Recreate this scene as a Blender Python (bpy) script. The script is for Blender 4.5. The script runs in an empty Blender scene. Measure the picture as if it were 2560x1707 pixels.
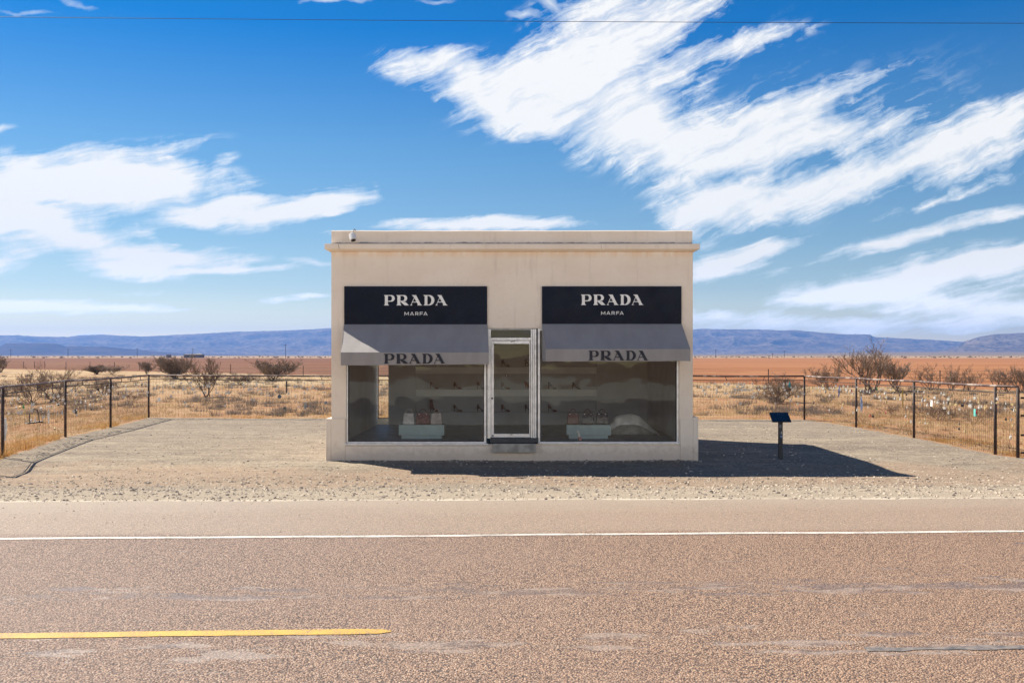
import bpy, math, random
import numpy as np
from mathutils import Vector, Matrix, noise as mnoise

C = bpy.context.scene.collection
sc = bpy.context.scene
R = math.radians
F = 2489.0          # focal length in photograph pixels (2560 wide)
EYE = 1.9

# ------------------------------------------------------------------ helpers
class MB:
    """collects geometry, then links it as ONE mesh object"""
    def __init__(s): s.v = []; s.f = []
    def add(s, vs, fs):
        n = len(s.v); s.v += [tuple(p) for p in vs]; s.f += [tuple(i + n for i in f) for f in fs]
        return s
    def box(s, x0, x1, y0, y1, z0, z1):
        return s.add([(x0,y0,z0),(x1,y0,z0),(x1,y1,z0),(x0,y1,z0),(x0,y0,z1),(x1,y0,z1),(x1,y1,z1),(x0,y1,z1)],
                     [(0,3,2,1),(4,5,6,7),(0,1,5,4),(1,2,6,5),(2,3,7,6),(3,0,4,7)])
    def tube(s, pts, r, n=8, caps=True, r1=None):
        pts = [Vector(p) for p in pts]; m = len(pts)
        vs = []; 
        for i, p in enumerate(pts):
            d = (pts[min(i+1, m-1)] - pts[max(i-1, 0)]).normalized()
            a = Vector((0,0,1)) if abs(d.z) < .9 else Vector((1,0,0))
            u = d.cross(a).normalized(); w = u.cross(d)
            rr = r if r1 is None else r + (r1 - r) * i / max(1, m-1)
            if isinstance(r, (list, tuple)): rr = r[i]
            for k in range(n):
                t = 2*math.pi*k/n
                vs.append(p + (u*math.cos(t) + w*math.sin(t))*rr)
        fs = []
        for i in range(m-1):
            for k in range(n):
                fs.append((i*n+k, i*n+(k+1)%n, (i+1)*n+(k+1)%n, (i+1)*n+k))
        if caps: fs += [tuple(range(n))[::-1], tuple((m-1)*n+k for k in range(n))]
        return s.add(vs, fs)
    def prism(s, poly, o, ux, uz, t):
        """poly in (a,b) -> o + ux*a + uz*b, extruded by t along n = ux x uz direction reversed (towards the viewer)"""
        o = Vector(o); ux = Vector(ux); uz = Vector(uz); nrm = ux.cross(uz).normalized()
        n = len(poly)
        vs = [o + ux*a + uz*b for a, b in poly] + [o + ux*a + uz*b + nrm*t for a, b in poly]
        fs = [tuple(range(n))[::-1], tuple(range(n, 2*n))] + [(i, (i+1)%n, n+(i+1)%n, n+i) for i in range(n)]
        return s.add(vs, fs)
    def build(s, name, mat, parent=None, smooth=False, bevel=0, loc=None):
        me = bpy.data.meshes.new(name); me.from_pydata(s.v, [], s.f); me.validate(); me.update()
        o = bpy.data.objects.new(name, me); C.objects.link(o)
        if mat: me.materials.append(mat)
        if smooth:
            for p in me.polygons: p.use_smooth = True
        if bevel:
            b = o.modifiers.new('bevel', 'BEVEL'); b.width = bevel; b.segments = 2; b.limit_method = 'ANGLE'
        if parent: o.parent = parent
        if loc: o.location = loc
        return o

def tag(o, label=None, cat=None, group=None, kind=None):
    if label: o['label'] = label
    if cat: o['category'] = cat
    if group: o['group'] = group
    if kind: o['kind'] = kind
    return o
def empty(name, loc, label, cat, group=None, rz=0):
    o = bpy.data.objects.new(name, None); C.objects.link(o); o.location = loc; o.rotation_euler = (0,0,rz)
    o.empty_display_size = .2
    return tag(o, label, cat, group)
def copy_tree(o, parent=None):
    c = o.copy(); C.objects.link(c); c.parent = parent
    for ch in list(o.children): copy_tree(ch, c)
    return c

# ---- node expression helper
class X:
    def __init__(s, g, k): s.g = g; s.k = k
    def _m(s, op, *o, **kw): return s.g.math(op, s, *o, **kw)
    def __add__(s, o): return s._m('ADD', o)
    __radd__ = __add__
    def __mul__(s, o): return s._m('MULTIPLY', o)
    __rmul__ = __mul__
    def __sub__(s, o): return s._m('SUBTRACT', o)
    def __rsub__(s, o): return s.g.math('SUBTRACT', o, s)
    def __truediv__(s, o): return s._m('DIVIDE', o)
    def __rtruediv__(s, o): return s.g.math('DIVIDE', o, s)
class G:
    def __init__(s, nt): s.nt = nt
    def n(s, t, **kw):
        n = s.nt.nodes.new(t)
        for k, v in kw.items(): setattr(n, k, v)
        return n
    def put(s, v, inp):
        if isinstance(v, X): s.nt.links.new(v.k, inp)
        elif isinstance(v, (tuple, list)) and len(v) == 3 and inp.type == 'RGBA': inp.default_value = (*v, 1)
        else: inp.default_value = v
    def math(s, op, *a, clamp=False):
        n = s.n('ShaderNodeMath', operation=op, use_clamp=clamp)
        for i, v in enumerate(a): s.put(v, n.inputs[i])
        return X(s, n.outputs[0])
    def vmath(s, op, *a):
        n = s.n('ShaderNodeVectorMath', operation=op)
        for i, v in enumerate(a): s.put(v, n.inputs[i])
        return X(s, n.outputs['Value'] if op in ('DOT_PRODUCT','LENGTH','DISTANCE') else n.outputs[0])
    def scale(s, v, k):
        n = s.n('ShaderNodeVectorMath', operation='SCALE'); s.put(v, n.inputs[0]); s.put(k, n.inputs['Scale']); return X(s, n.outputs[0])
    def xyz(s, x, y, z):
        n = s.n('ShaderNodeCombineXYZ')
        for i, v in enumerate((x, y, z)): s.put(v, n.inputs[i])
        return X(s, n.outputs[0])
    def sep(s, v):
        n = s.n('ShaderNodeSeparateXYZ'); s.put(v, n.inputs[0]); return [X(s, o) for o in n.outputs]
    def noise(s, v, scale=1., detail=4., rough=.55, dist=0., col=False, lac=2.):
        n = s.n('ShaderNodeTexNoise'); s.put(v, n.inputs['Vector'])
        n.inputs['Scale'].default_value = scale; n.inputs['Detail'].default_value = detail
        n.inputs['Roughness'].default_value = rough; n.inputs['Distortion'].default_value = dist; n.inputs['Lacunarity'].default_value = lac
        return X(s, n.outputs['Color' if col else 'Fac'])
    def voro(s, v, scale=1., feature='F1', out='Distance', rnd=1.):
        n = s.n('ShaderNodeTexVoronoi', feature=feature); s.put(v, n.inputs['Vector'])
        n.inputs['Scale'].default_value = scale; n.inputs['Randomness'].default_value = rnd
        return X(s, n.outputs[out])
    def ss(s, x, lo, hi, a=0., b=1., smooth=True):
        n = s.n('ShaderNodeMapRange', interpolation_type='SMOOTHSTEP' if smooth else 'LINEAR')
        s.put(x, n.inputs[0])
        for i, v in enumerate((lo, hi, a, b)): s.put(v, n.inputs[i+1])
        return X(s, n.outputs[0])
    def mix(s, f, a, b, mode='MIX'):
        n = s.n('ShaderNodeMix', data_type='RGBA', blend_type=mode)
        s.put(f, n.inputs[0]); s.put(a, n.inputs[6]); s.put(b, n.inputs[7]); return X(s, n.outputs[2])
    def obj(s): return X(s, s.n('ShaderNodeTexCoord').outputs['Object'])
    def pos(s): return X(s, s.n('ShaderNodeNewGeometry').outputs['Position'])
    def attr(s, name): return X(s, s.n('ShaderNodeAttribute', attribute_name=name).outputs['Fac'])
    def bump(s, h, strength=.3, dist=.01, normal=None):
        n = s.n('ShaderNodeBump'); n.inputs['Strength'].default_value = strength; n.inputs['Distance'].default_value = dist
        s.put(h, n.inputs['Height'])
        if normal: s.put(normal, n.inputs['Normal'])
        return X(s, n.outputs[0])

def new_mat(name):
    m = bpy.data.materials.new(name); m.use_nodes = True
    nt = m.node_tree; b = nt.nodes['Principled BSDF']
    return m, G(nt), b
def mat(name, col, rough=.7, metal=0., var=.12, vscale=6., bump=0., bscale=60., bdist=.004, col2=None, spec=.5):
    m, g, b = new_mat(name)
    p = g.obj()
    nz = g.noise(p, vscale, 5, .6)
    c2 = col2 if col2 else tuple(c*(1-var*2) for c in col)
    c1 = col if col2 else tuple(min(1, c*(1+var)) for c in col)
    g.put(g.mix(g.ss(nz, .35, .65), c2, c1), b.inputs['Base Color'])
    g.put(g.ss(g.noise(p, vscale*2.3, 3), .3, .7, max(.02, rough-.08), min(1, rough+.08)), b.inputs['Roughness'])
    b.inputs['Metallic'].default_value = metal
    b.inputs['Specular IOR Level'].default_value = spec
    if bump: g.put(g.bump(g.noise(p, bscale, 4, .6), bump, bdist), b.inputs['Normal'])
    return m

# ------------------------------------------------------------------ terrain height
def sst(a, b, t):
    t = np.clip((np.asarray(t, float)-a)/(b-a), 0, 1); return t*t*(3-2*t)
EDGE0, EDGE1 = 13.05, 0.022      # far pavement edge  y = EDGE0 + EDGE1*x
def hgt(x, y):
    x = np.asarray(x, float); y = np.asarray(y, float)
    s = y - (EDGE0 + EDGE1*np.clip(x, -60, 60))
    z = -.012 - .03*sst(0, .5, s) - .275*sst(.2, 4.6, s) - .05*sst(5, 22, s)
    s2 = (.35 + EDGE1*np.clip(x, -60, 60)) - y
    z = z - .35*sst(.2, 5, s2)
    z = z - .055*np.exp(-((y-19.4)/.8)**2)
    w = sst(.6, 3., s) + sst(.6, 3, s2)
    z = z + w*(.006*np.sin(x*1.3+.7)*np.sin(y*1.1+x*.4) + .004*np.sin(x*3.1+y*1.7))
    d = sst(34, 45, y)*(1-.0*y)
    z = z + d*(.07*np.sin(x*.31+1)*np.sin(y*.23)+.05*np.sin(x*.8+y*.5))*(1-sst(90, 200, y))
    far = sst(1400, 5200, y)*sst(.05, .45, x/np.maximum(y, 1))
    return z + 17*far
def gz(x, y): return float(hgt(x, y))
def at(px, depth, z=None, dz=0):
    x = (px-1280)/F*depth
    return Vector((x, depth, (gz(x, depth) if z is None else z)+dz))
def ground_depth(px, py):
    d = F*2.25/(py-887)
    for _ in range(12):
        h = EYE - gz((px-1280)/F*d, d); d = F*h/(py-887)
    return d

# ------------------------------------------------------------------ camera, render, light
cam = bpy.data.cameras.new('camera'); co = bpy.data.objects.new('camera', cam); C.objects.link(co)
co.location = (0, 0, EYE); co.rotation_euler = (R(90), 0, 0)
cam.sensor_width = 36; cam.lens = 36*F/2560; cam.shift_y = (887-853.5)/2560
cam.clip_start = .1; cam.clip_end = 60000
sc.camera = co
sc.view_settings.view_transform = 'Standard'; sc.view_settings.look = 'None'; sc.view_settings.gamma = 1
sc.view_settings.exposure = .9
sc.render.engine = 'CYCLES'; sc.cycles.use_denoising = True
sc.cycles.max_bounces = 8; sc.cycles.transparent_max_bounces = 24; sc.cycles.volume_bounces = 0
sc.cycles.sample_clamp_indirect = 8

SA, SB, SH = -3.6, 2.85, 4.83         # vector towards the sun
sd = Vector((SA, SB, SH)).normalized()
elev = math.asin(sd.z)
sun = bpy.data.lights.new('sun', 'SUN'); so = bpy.data.objects.new('sun', sun); C.objects.link(so)
sun.energy = 5.0; sun.angle = R(.53); sun.color = (1, .90, .76)
so.rotation_euler = sd.to_track_quat('Z', 'Y').to_euler()

w = bpy.data.worlds.new('World'); sc.world = w; w.use_nodes = True
w.cycles.sampling_method = 'MANUAL'; w.cycles.sample_map_resolution = 256
g = G(w.node_tree); bg = w.node_tree.nodes['Background']
sky = g.n('ShaderNodeTexSky', sky_type='NISHITA'); sky.sun_disc = False
sky.sun_elevation = elev; sky.sun_rotation = math.atan2(sd.x, sd.y)
sky.altitude = 1500; sky.air_density = 1.0; sky.dust_density = .6; sky.ozone_density = 3.0
skyc = X(g, sky.outputs[0])
hs = g.n('ShaderNodeHueSaturation'); hs.inputs['Saturation'].default_value = 1.0; hs.inputs['Hue'].default_value = .5
g.put(skyc, hs.inputs['Color']); skyc = X(g, hs.outputs[0])
dirv = X(g, g.n('ShaderNodeTexCoord').outputs['Generated'])
dx, dy, dz = g.sep(dirv)
ay = g.math('MAXIMUM', g.math('ABSOLUTE', dy), .02)
U = 1.28 + 2.489*(dx/ay); V = 2.489*(dz/ay) - .887      # V = -row/1000
P = g.xyz(U, V, 0.)
# cirrus strokes: (col, row, half length, half width, angle, weight) in thousandths of the picture, as bearings on the sky
def strokes(lst, vec, gain=1.):
    acc = None
    for (cx, cy, a, b_, th, wt) in lst:
        mp = g.n('ShaderNodeMapping', vector_type='TEXTURE')
        g.put(vec, mp.inputs['Vector'])
        mp.inputs['Location'].default_value = (cx, -cy, 0); mp.inputs['Rotation'].default_value = (0, 0, R(th))
        mp.inputs['Scale'].default_value = (a, b_, 1)
        gr = g.n('ShaderNodeTexGradient', gradient_type='SPHERICAL'); g.nt.links.new(mp.outputs[0], gr.inputs[0])
        t = X(g, gr.outputs['Fac'])
        acc = t*(wt*gain) if acc is None else g.math('MULTIPLY_ADD', t, wt*gain, acc)
    return acc
def group(lst, ang, warp, stretch_, amp, lo, hi, seed, curl=.05, gain=1.):
    wn = g.noise(g.vmath('ADD', P, (seed, seed*.7, 0)), 3.2, 3, .5, col=True)
    wv = g.scale(g.vmath('SUBTRACT', wn, (.5, .5, .5)), warp)
    wn2 = g.noise(g.vmath('ADD', P, (seed*2, seed, 0)), 11, 3, .55, col=True)
    wv2 = g.scale(g.vmath('SUBTRACT', wn2, (.5, .5, .5)), curl)
    Pw = g.vmath('ADD', P, wv)
    Pf = g.vmath('ADD', Pw, wv2)
    mp = g.n('ShaderNodeMapping', vector_type='TEXTURE'); g.put(Pf, mp.inputs['Vector'])
    mp.inputs['Rotation'].default_value = (0, 0, R(ang)); mp.inputs['Scale'].default_value = (stretch_, 1, 1)
    mp.inputs['Location'].default_value = (seed*.3, 0, 0)
    fv = X(g, mp.outputs[0])
    fib = g.noise(fv, 17, 8, .66, .25)
    fib2 = g.noise(fv, 60, 5, .65, .2)
    blot = g.noise(Pf, 9, 6, .62, .3)
    m = g.math('MINIMUM', strokes(lst, Pf, gain), .95)
    nz_ = (fib - .5) + (fib2 - .5)*.5 + (blot - .5)*.6
    s_ = g.math('MULTIPLY_ADD', nz_, g.ss(m, .15, .95, amp*1.3, amp*.55), m)
    gate = g.ss(m, .015, .22)
    return g.ss(s_, lo, hi, smooth=False)*gate
A = [(1.55,.17,.62,.22,14,.30),(2.05,.36,.62,.26,22,.34),(1.60,.29,.24,.10,34,.95),(1.06,.155,.17,.045,2,.7),(1.16,.19,.26,.085,-8,1.0),(1.40,.20,.33,.16,12,1.35),(1.30,.29,.26,.07,-14,.9),(1.56,.08,.30,.10,30,.9),
     (1.50,.01,.26,.06,10,.9),(1.72,.03,.18,.05,25,.5),(1.80,.12,.30,.045,14,.85),(1.92,.085,.14,.022,12,.6),(1.62,.33,.22,.10,-15,1.0),(1.5,.13,.3,.08,32,.6),
     (1.84,.36,.34,.12,16,1.35),(1.95,.30,.26,.07,28,.8),(2.08,.24,.17,.035,27,.7),(2.20,.17,.14,.018,22,.38),(2.08,.34,.28,.06,17,1.1),(2.26,.30,.11,.022,24,.6),
     (1.75,.40,.14,.08,20,.7),(1.80,.52,.20,.075,8,1.25),(1.95,.49,.32,.08,12,1.2),(2.18,.43,.34,.075,21,1.15),(2.42,.34,.26,.085,27,1.15),(2.54,.30,.14,.09,25,.9),
     (2.48,.40,.26,.045,16,.9),(2.30,.52,.20,.016,18,.45),(2.42,.47,.26,.02,17,.5),(1.73,.59,.08,.04,-20,.5),(2.03,.41,.12,.05,20,-.55)]
B = [(1.83,.655,.20,.042,15,1.2),(1.92,.62,.16,.025,16,.8),(1.77,.67,.10,.04,4,.8),(1.95,.68,.14,.014,14,.35),
     (2.20,.61,.20,.026,15,1.15),(2.40,.56,.24,.030,15,1.1),(2.56,.53,.14,.022,12,.9),
     (2.18,.72,.30,.055,6,1.3),(2.40,.66,.30,.060,10,1.3),(2.30,.75,.36,.045,-2,1.1),(2.54,.68,.20,.07,6,1.1),(2.50,.78,.32,.045,2,1.2),(2.02,.745,.16,.03,8,.6),
     (1.86,.795,.36,.026,-2,1.15),(2.25,.815,.4,.028,0,1.05),(1.78,.82,.3,.022,0,.8),(2.5,.64,.2,.03,14,.8),
     (1.18,.563,.30,.024,0,1.5),(1.32,.553,.22,.02,-2,1.0),(.83,.58,.06,.012,0,.7)]
D = [(.08,.47,.44,.115,2,1.5),(.38,.47,.32,.09,-3,1.35),(.0,.56,.22,.08,-10,.8),(.20,.60,.32,.08,-10,1.2),(.44,.645,.26,.045,0,1.25),(.50,.54,.24,.04,12,1.0),
     (.68,.54,.24,.04,10,1.2),(.80,.505,.18,.045,14,1.1),(.92,.495,.12,.02,4,.7),(.62,.50,.12,.018,4,.8),(.30,.68,.22,.03,-4,.9),(.60,.672,.22,.013,3,1.1),(.79,.655,.10,.012,-6,1.0),
     (.0,.66,.10,.05,20,1.0),(.47,.58,.10,.025,0,-.75),(.05,.58,.08,.02,0,-.4),(.15,.768,.30,.022,0,1.4),(.34,.768,.12,.016,-2,.8),(.46,.777,.08,.006,0,.7),(.37,.735,.12,.012,2,.45),
     (.71,.75,.09,.012,6,.9),(.78,.738,.07,.008,0,.6),(.0,.768,.2,.02,0,1.0),(.57,.405,.05,.02,10,.5),(.42,.37,.22,.03,8,.4),(.22,.38,.3,.03,6,.4),(.0,.325,.06,.015,10,.5),
     (.23,.835,.07,.006,0,.7)]
T = [(.84,.0,.12,.012,0,1.1),(1.10,.005,.08,.01,0,.6),(1.37,.012,.07,.022,-30,.9),(1.31,.042,.05,.014,0,.9),(.21,.01,.12,.012,-20,.5),(.05,.02,.12,.01,0,.4),(1.22,.16,.2,.05,-5,.2)]
dens = g.math('MAXIMUM', group(A, 27, .09, 9, 2.3, .06, .90, 1.3, .03, .64), group(B, 14, .03, 9, 1.9, .07, .80, 4.1, .02, .66))
dens = g.math('MAXIMUM', dens, group(D, 9, .04, 8, 1.8, .06, .76, 7.7, .02, .72))
dens = g.math('MAXIMUM', dens, group(T, 0, .03, 4, 1., .15, .9, 2.2)*.7)
dens = dens*g.ss(dz, 0., .012)
CL = .55
lowb = g.ss(dz, .10, .0, 1., 1.6)
cloudc = g.mix(g.ss(dens, .3, 1.), (CL*.86, CL*.94, CL*1.0), (CL, CL*.995, CL*.97))
SKYS = .105
cr = g.n('ShaderNodeValToRGB'); els = cr.color_ramp.elements
stops = [(0.,(1.25,.97,.58)),(.03,(.92,.74,.49)),(.065,(.59,.56,.47)),(.11,(.44,.50,.47)),(.20,(.27,.46,.52)),(.31,(.0,.32,.56)),(.6,(.01,.24,.42)),(1.,(.01,.20,.36))]
els[0].position, els[0].color = 0., (*stops[0][1], 1); els[1].position, els[1].color = 1., (*stops[-1][1], 1)
for p0, c0 in stops[1:-1]:
    e_ = els.new(p0); e_.color = (*c0, 1)
g.put(dz, cr.inputs[0])
skyl = g.scale(g.vmath('MULTIPLY', skyc, X(g, cr.outputs[0])), SKYS)
final = g.mix(dens*.97, skyl, g.scale(cloudc, lowb))
# unseen cloud bank, added low behind the camera to brighten the shop front
rn = g.noise(g.vmath('MULTIPLY', dirv, (1.6, 1.6, 4.)), 1.7, 4, .58, .4)
rear = g.ss(dy, .0, -.45)*g.ss(dz, .01, .06)*g.ss(dz, .46, .26)
rb = g.ss(rn + g.ss(dz, .0, .5)*.03, .40, .54)*rear
final_r = g.mix(rb, skyl, (.97,.97,.96))
# the three parts of the sky are separate closures so that only the one looked at is worked out
bgf = bg; bgr = g.n('ShaderNodeBackground'); bgs = g.n('ShaderNodeBackground')
g.put(final, bgf.inputs['Color']); g.put(final_r, bgr.inputs['Color']); g.put(skyl, bgs.inputs['Color'])
for b__ in (bgf, bgr, bgs): b__.inputs['Strength'].default_value = 1.0
infront = g.math('LESS_THAN', g.math('ABSOLUTE', U-1.28), 1.9)*g.math('LESS_THAN', V, .45)*g.math('GREATER_THAN', dy, .02)
inrear = g.math('LESS_THAN', dy, 0.)*g.math('LESS_THAN', dz, .47)
m1 = g.n('ShaderNodeMixShader'); m2 = g.n('ShaderNodeMixShader')
g.put(infront, m1.inputs[0]); g.nt.links.new(bgs.outputs[0], m1.inputs[1]); g.nt.links.new(bgf.outputs[0], m1.inputs[2])
g.put(inrear, m2.inputs[0]); g.nt.links.new(m1.outputs[0], m2.inputs[1]); g.nt.links.new(bgr.outputs[0], m2.inputs[2])
g.nt.links.new(m2.outputs[0], w.node_tree.nodes['World Output'].inputs[0])

# ------------------------------------------------------------------ ground
def ladder(a, b, step0, grow, mx=1e9):
    out = [a]; st = step0
    while out[-1] < b: out.append(out[-1]+st); st = min(st*grow, mx)
    return out
xs = np.array(sorted(set([-v for v in ladder(14, 9500, .25, 1.06)] + list(np.arange(-14, 14.01, .25)) + ladder(14, 9500, .25, 1.06))))
ys = np.array(sorted(set([-v for v in ladder(1, 300, .5, 1.2)] + list(np.arange(-1, 37.5, .2)) + ladder(37.5, 7600, .25, 1.035))))
XX, YY = np.meshgrid(xs, ys); ZZ = hgt(XX, YY)
nx, ny = len(xs), len(ys)
verts = np.stack([XX.ravel(), YY.ravel(), ZZ.ravel()], 1)
idx = np.arange(nx*ny).reshape(ny, nx)
quads = np.stack([idx[:-1,:-1].ravel(), idx[:-1,1:].ravel(), idx[1:,1:].ravel(), idx[1:,:-1].ravel()], 1)
me = bpy.data.meshes.new('ground'); me.from_pydata(verts.tolist(), [], quads.tolist()); me.update()
for p in me.polygons: p.use_smooth = True
ground = bpy.data.objects.new('ground', me); C.objects.link(ground); tag(ground, kind='structure')
# fence corners
FL = [(-10.1, 18.9), (-11.0, 21.5), (-12.2, 27.2), (-12.5, 31.0), (-13.1, 35.9)]
FR = [(10.25, 34.9), (10.75, 31.1), (10.86, 26.9), (10.80, 22.25), (10.90, 21.45)]
poly = np.array([(-60,19.4),(-10.1,18.9)] + FL[1:] + FR + [(60,21.2),(60,-40),(-60,-40)], float)
def sdist(px_, py_, poly):
    n = len(poly); d = np.full(px_.shape, 1e9); inside = np.zeros(px_.shape, bool)
    for i in range(n):
        a = poly[i]; b = poly[(i+1)%n]; e = b-a
        wx = px_-a[0]; wy = py_-a[1]
        t = np.clip((wx*e[0]+wy*e[1])/(e@e), 0, 1)
        d = np.minimum(d, np.hypot(wx-e[0]*t, wy-e[1]*t))
        c = (a[1] > py_) != (b[1] > py_)
        with np.errstate(divide='ignore', invalid='ignore'):
            xi = (b[0]-a[0])*(py_-a[1])/(b[1]-a[1])+a[0]
        inside ^= c & (px_ < xi)
    return np.where(inside, d, -d)
pad = sdist(XX.ravel(), YY.ravel(), poly)
at_ = me.attributes.new('pad', 'FLOAT', 'POINT'); at_.data.foreach_set('value', pad.astype(np.float32))

m, g, b = new_mat('desert ground')
p = g.pos(); px_, py_, pz_ = g.sep(p)
padv = g.attr('pad')
n_big = g.noise(p, .35, 5, .6); n_mid = g.noise(p, 2.2, 5, .62); n_fine = g.noise(p, 16, 6, .68); n_vf = g.noise(p, 70, 4, .6)
stretch = g.vmath('MULTIPLY', p, (.35, 1., 1.)); n_str = g.noise(stretch, 5, 5, .62)
# gravel lot
lot = g.mix(g.ss(n_mid, .3, .7), (.21,.175,.135), (.31,.262,.20))
lot = g.mix(g.ss(n_str, .42, .62)*.55, lot, (.17,.138,.108))
lot = g.mix(g.ss(g.noise(p, 28, 5, .75), .50, .62)*.6, lot, (.13,.105,.085))
tanz = g.ss(n_big + g.ss(py_, 15.2, 17.6)*.25 - g.ss(py_, 18.5, 22.)*.35, .5, .7)
rut = g.noise(g.vmath('MULTIPLY', p, (.12, .9, 1.)), 1.3, 5, .65)
lot = g.mix(g.ss(rut, .5, .64)*.45, lot, (.145,.115,.09)); lot = g.mix(g.ss(rut, .45, .33)*.4, lot, (.40,.34,.25))
lot = g.mix(tanz*.5, lot, (.33,.225,.15))
spk = g.voro(p, 26, out='Color'); spx, _, _ = g.sep(spk)
lot = g.mix(g.ss(spx, .72, .95)*.45, lot, (.48,.42,.33))
lot = g.mix(g.ss(spx, .2, .04)*.55, lot, (.14,.12,.105))
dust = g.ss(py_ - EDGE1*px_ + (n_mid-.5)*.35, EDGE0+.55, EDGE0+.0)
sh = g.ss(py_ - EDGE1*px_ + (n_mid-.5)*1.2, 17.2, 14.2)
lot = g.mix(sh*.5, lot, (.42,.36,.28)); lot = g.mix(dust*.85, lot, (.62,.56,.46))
# desert floor: orange earth with straw
des = g.mix(g.ss(n_big, .35, .65), (.38,.23,.12), (.34,.165,.08))
des = g.mix(g.ss(n_mid, .42, .62)*.65, des, (.39,.265,.135))
des = g.mix(g.ss(g.noise(stretch, 3.1, 5, .7), .52, .7)*.7, des, (.20,.16,.125))
des = g.mix(g.ss(n_fine, .46, .66)*.65, des, (.13,.095,.07)); des = g.mix(g.ss(g.noise(stretch, 1.1, 5, .65), .55, .68)*.8*g.ss(py_, 48, 38), des, (.46,.215,.09))
wide = g.noise(g.vmath('MULTIPLY', p, (.05,.16,1)), 1, 5, .6)
des = g.mix(g.ss(py_, 44, 80)*.7*g.ss(wide, .35,.6), des, (.45,.36,.22))
edge = g.ss(padv + (n_mid-.5)*.55 + (n_fine-.5)*.25, -.05, .08)
# ploughed field beyond the wire fence
fs = py_ - 93. + .87*px_*g.ss(px_, -90., -20., .95, 1.)
fy = g.ss(fs + (n_big-.5)*8, -1.5, 1.5)
fur = g.noise(g.vmath('MULTIPLY', p, (.012, .3, 1)), 1.2, 5, .65)
fld = g.mix(g.ss(fur, .42, .58), (.115,.046,.022), (.20,.088,.045))
fr = g.ss(px_/py_, -.1, .25)
fld = g.mix(fr, fld, g.mix(g.ss(fur, .42, .58), (.24,.095,.038), (.35,.168,.078)))
fld = g.mix(g.ss(g.noise(g.vmath('MULTIPLY', p, (.03,.09,1)), 1, 6, .7), .55, .75)*.35, fld, (.20,.09,.055))
far = g.ss(py_ + (g.noise(g.vmath('MULTIPLY', p, (.004,.01,1)), 1, 4)-.5)*260, 640, 760)
fcol = g.mix(g.ss(g.noise(g.vmath('MULTIPLY', p, (.0012,.02,1)), 1, 5, .7), .42, .6), (.28,.18,.10), (.36,.27,.18))
fcol = g.mix(g.ss(py_ + (n_big-.5)*300, 1500, 2100), fcol, g.mix(g.ss(g.noise(g.vmath('MULTIPLY', p, (.0006,.004,1)),1,5,.7), .4,.62), (.15,.115,.09), (.22,.17,.13)))
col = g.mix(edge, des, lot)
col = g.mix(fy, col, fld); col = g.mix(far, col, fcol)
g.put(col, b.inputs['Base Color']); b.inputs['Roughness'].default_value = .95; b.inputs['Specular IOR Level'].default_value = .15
hgtn = n_fine*.6 + n_vf*.25 + g.ss(spx, .6, 1)*.3
g.put(g.bump(hgtn*g.ss(py_, 400, 120) + n_mid*.8, .55, .035), b.inputs['Normal'])
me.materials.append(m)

# ------------------------------------------------------------------ road
RS = 0.042
def road_sheet(name, f0, f1, z, mt, x0=-1500, x1=1500, n=240, jag=0, kind='structure', seed=1):
    """sheet between y=f0(x) and y=f1(x)"""
    rnd = random.Random(seed)
    xs_ = sorted(set([x0, x1] + [x for x in list(np.arange(-14, 14.01, .1 if jag else .5)) if x0 < x < x1] + [x for x in np.linspace(-1500, 1500, 60) if x0 < x < x1 and abs(x) > 14]))
    mb = MB(); vs = []; fs = []
    for x in xs_:
        j = jag if abs(x) <= 14 else 0
        vs += [(x, f0(x)+rnd.uniform(-j, j), z), (x, f1(x)+rnd.uniform(-j, j), z)]
    for i in range(len(xs_)-1): fs.append((2*i, 2*i+2, 2*i+3, 2*i+1))
    mb.add(vs, fs); o = mb.build(name, mt); 
    return tag(o, kind=kind)
def lin(c, k=RS): return lambda x: c + k*x
m, g, b = new_mat('chip seal road')
p = g.pos(); px_, py_, _ = g.sep(p)
yr = py_ - RS*px_
v1 = g.voro(p, 76, out='Color'); r1, r2, r3 = g.sep(v1); vd = g.voro(p, 76, out='Distance')
stone = g.mix(r1, (.235,.143,.098), (.56,.385,.27))
stone = g.mix(g.ss(r2, .78, .93), stone, (.56,.43,.32)); stone = g.mix(g.ss(r3, .72, .95)*.8, stone, (.085,.068,.066))
stone = g.mix(g.ss(vd, .42, .7)*.85, stone, (.045,.036,.034))
big = g.noise(p, .5, 4, .6); mid = g.noise(g.vmath('MULTIPLY', p, (.45,1.6,1)), 1.1, 5, .65)
stone = g.mix(g.ss(big, .35,.65)*.25, stone, (.29,.205,.16))
tint = g.ss(px_, -4., 4.)
stone = g.mix(1., stone, g.mix(tint, (.97,.98,1.03), (1.05,.98,.90)), 'MULTIPLY')
# smoothed bitumen patches along the wheel tracks
def band(c, wdt): return g.ss(g.math('ABSOLUTE', yr - c), wdt, wdt*.2)
pn = g.noise(g.vmath('MULTIPLY', p, (.62, 2.3, 1)), 2.1, 6, .68)
trk = g.math('MAXIMUM', band(8.05, .45)*1., band(6.5, .6)*.75)
bit = g.ss(pn + trk*.15 + g.ss(px_, -3., 3.)*.02, .63, .70)
sm = g.mix(g.ss(g.noise(g.vmath('MULTIPLY', p, (.9,2.4,1)), 2.3, 4) + g.ss(yr, 7.5, 7.1)*.12, .50, .60), (.07,.068,.075), (.33,.285,.245))
stone = g.mix(bit*.62, stone, g.mix(.3, sm, stone))
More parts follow.
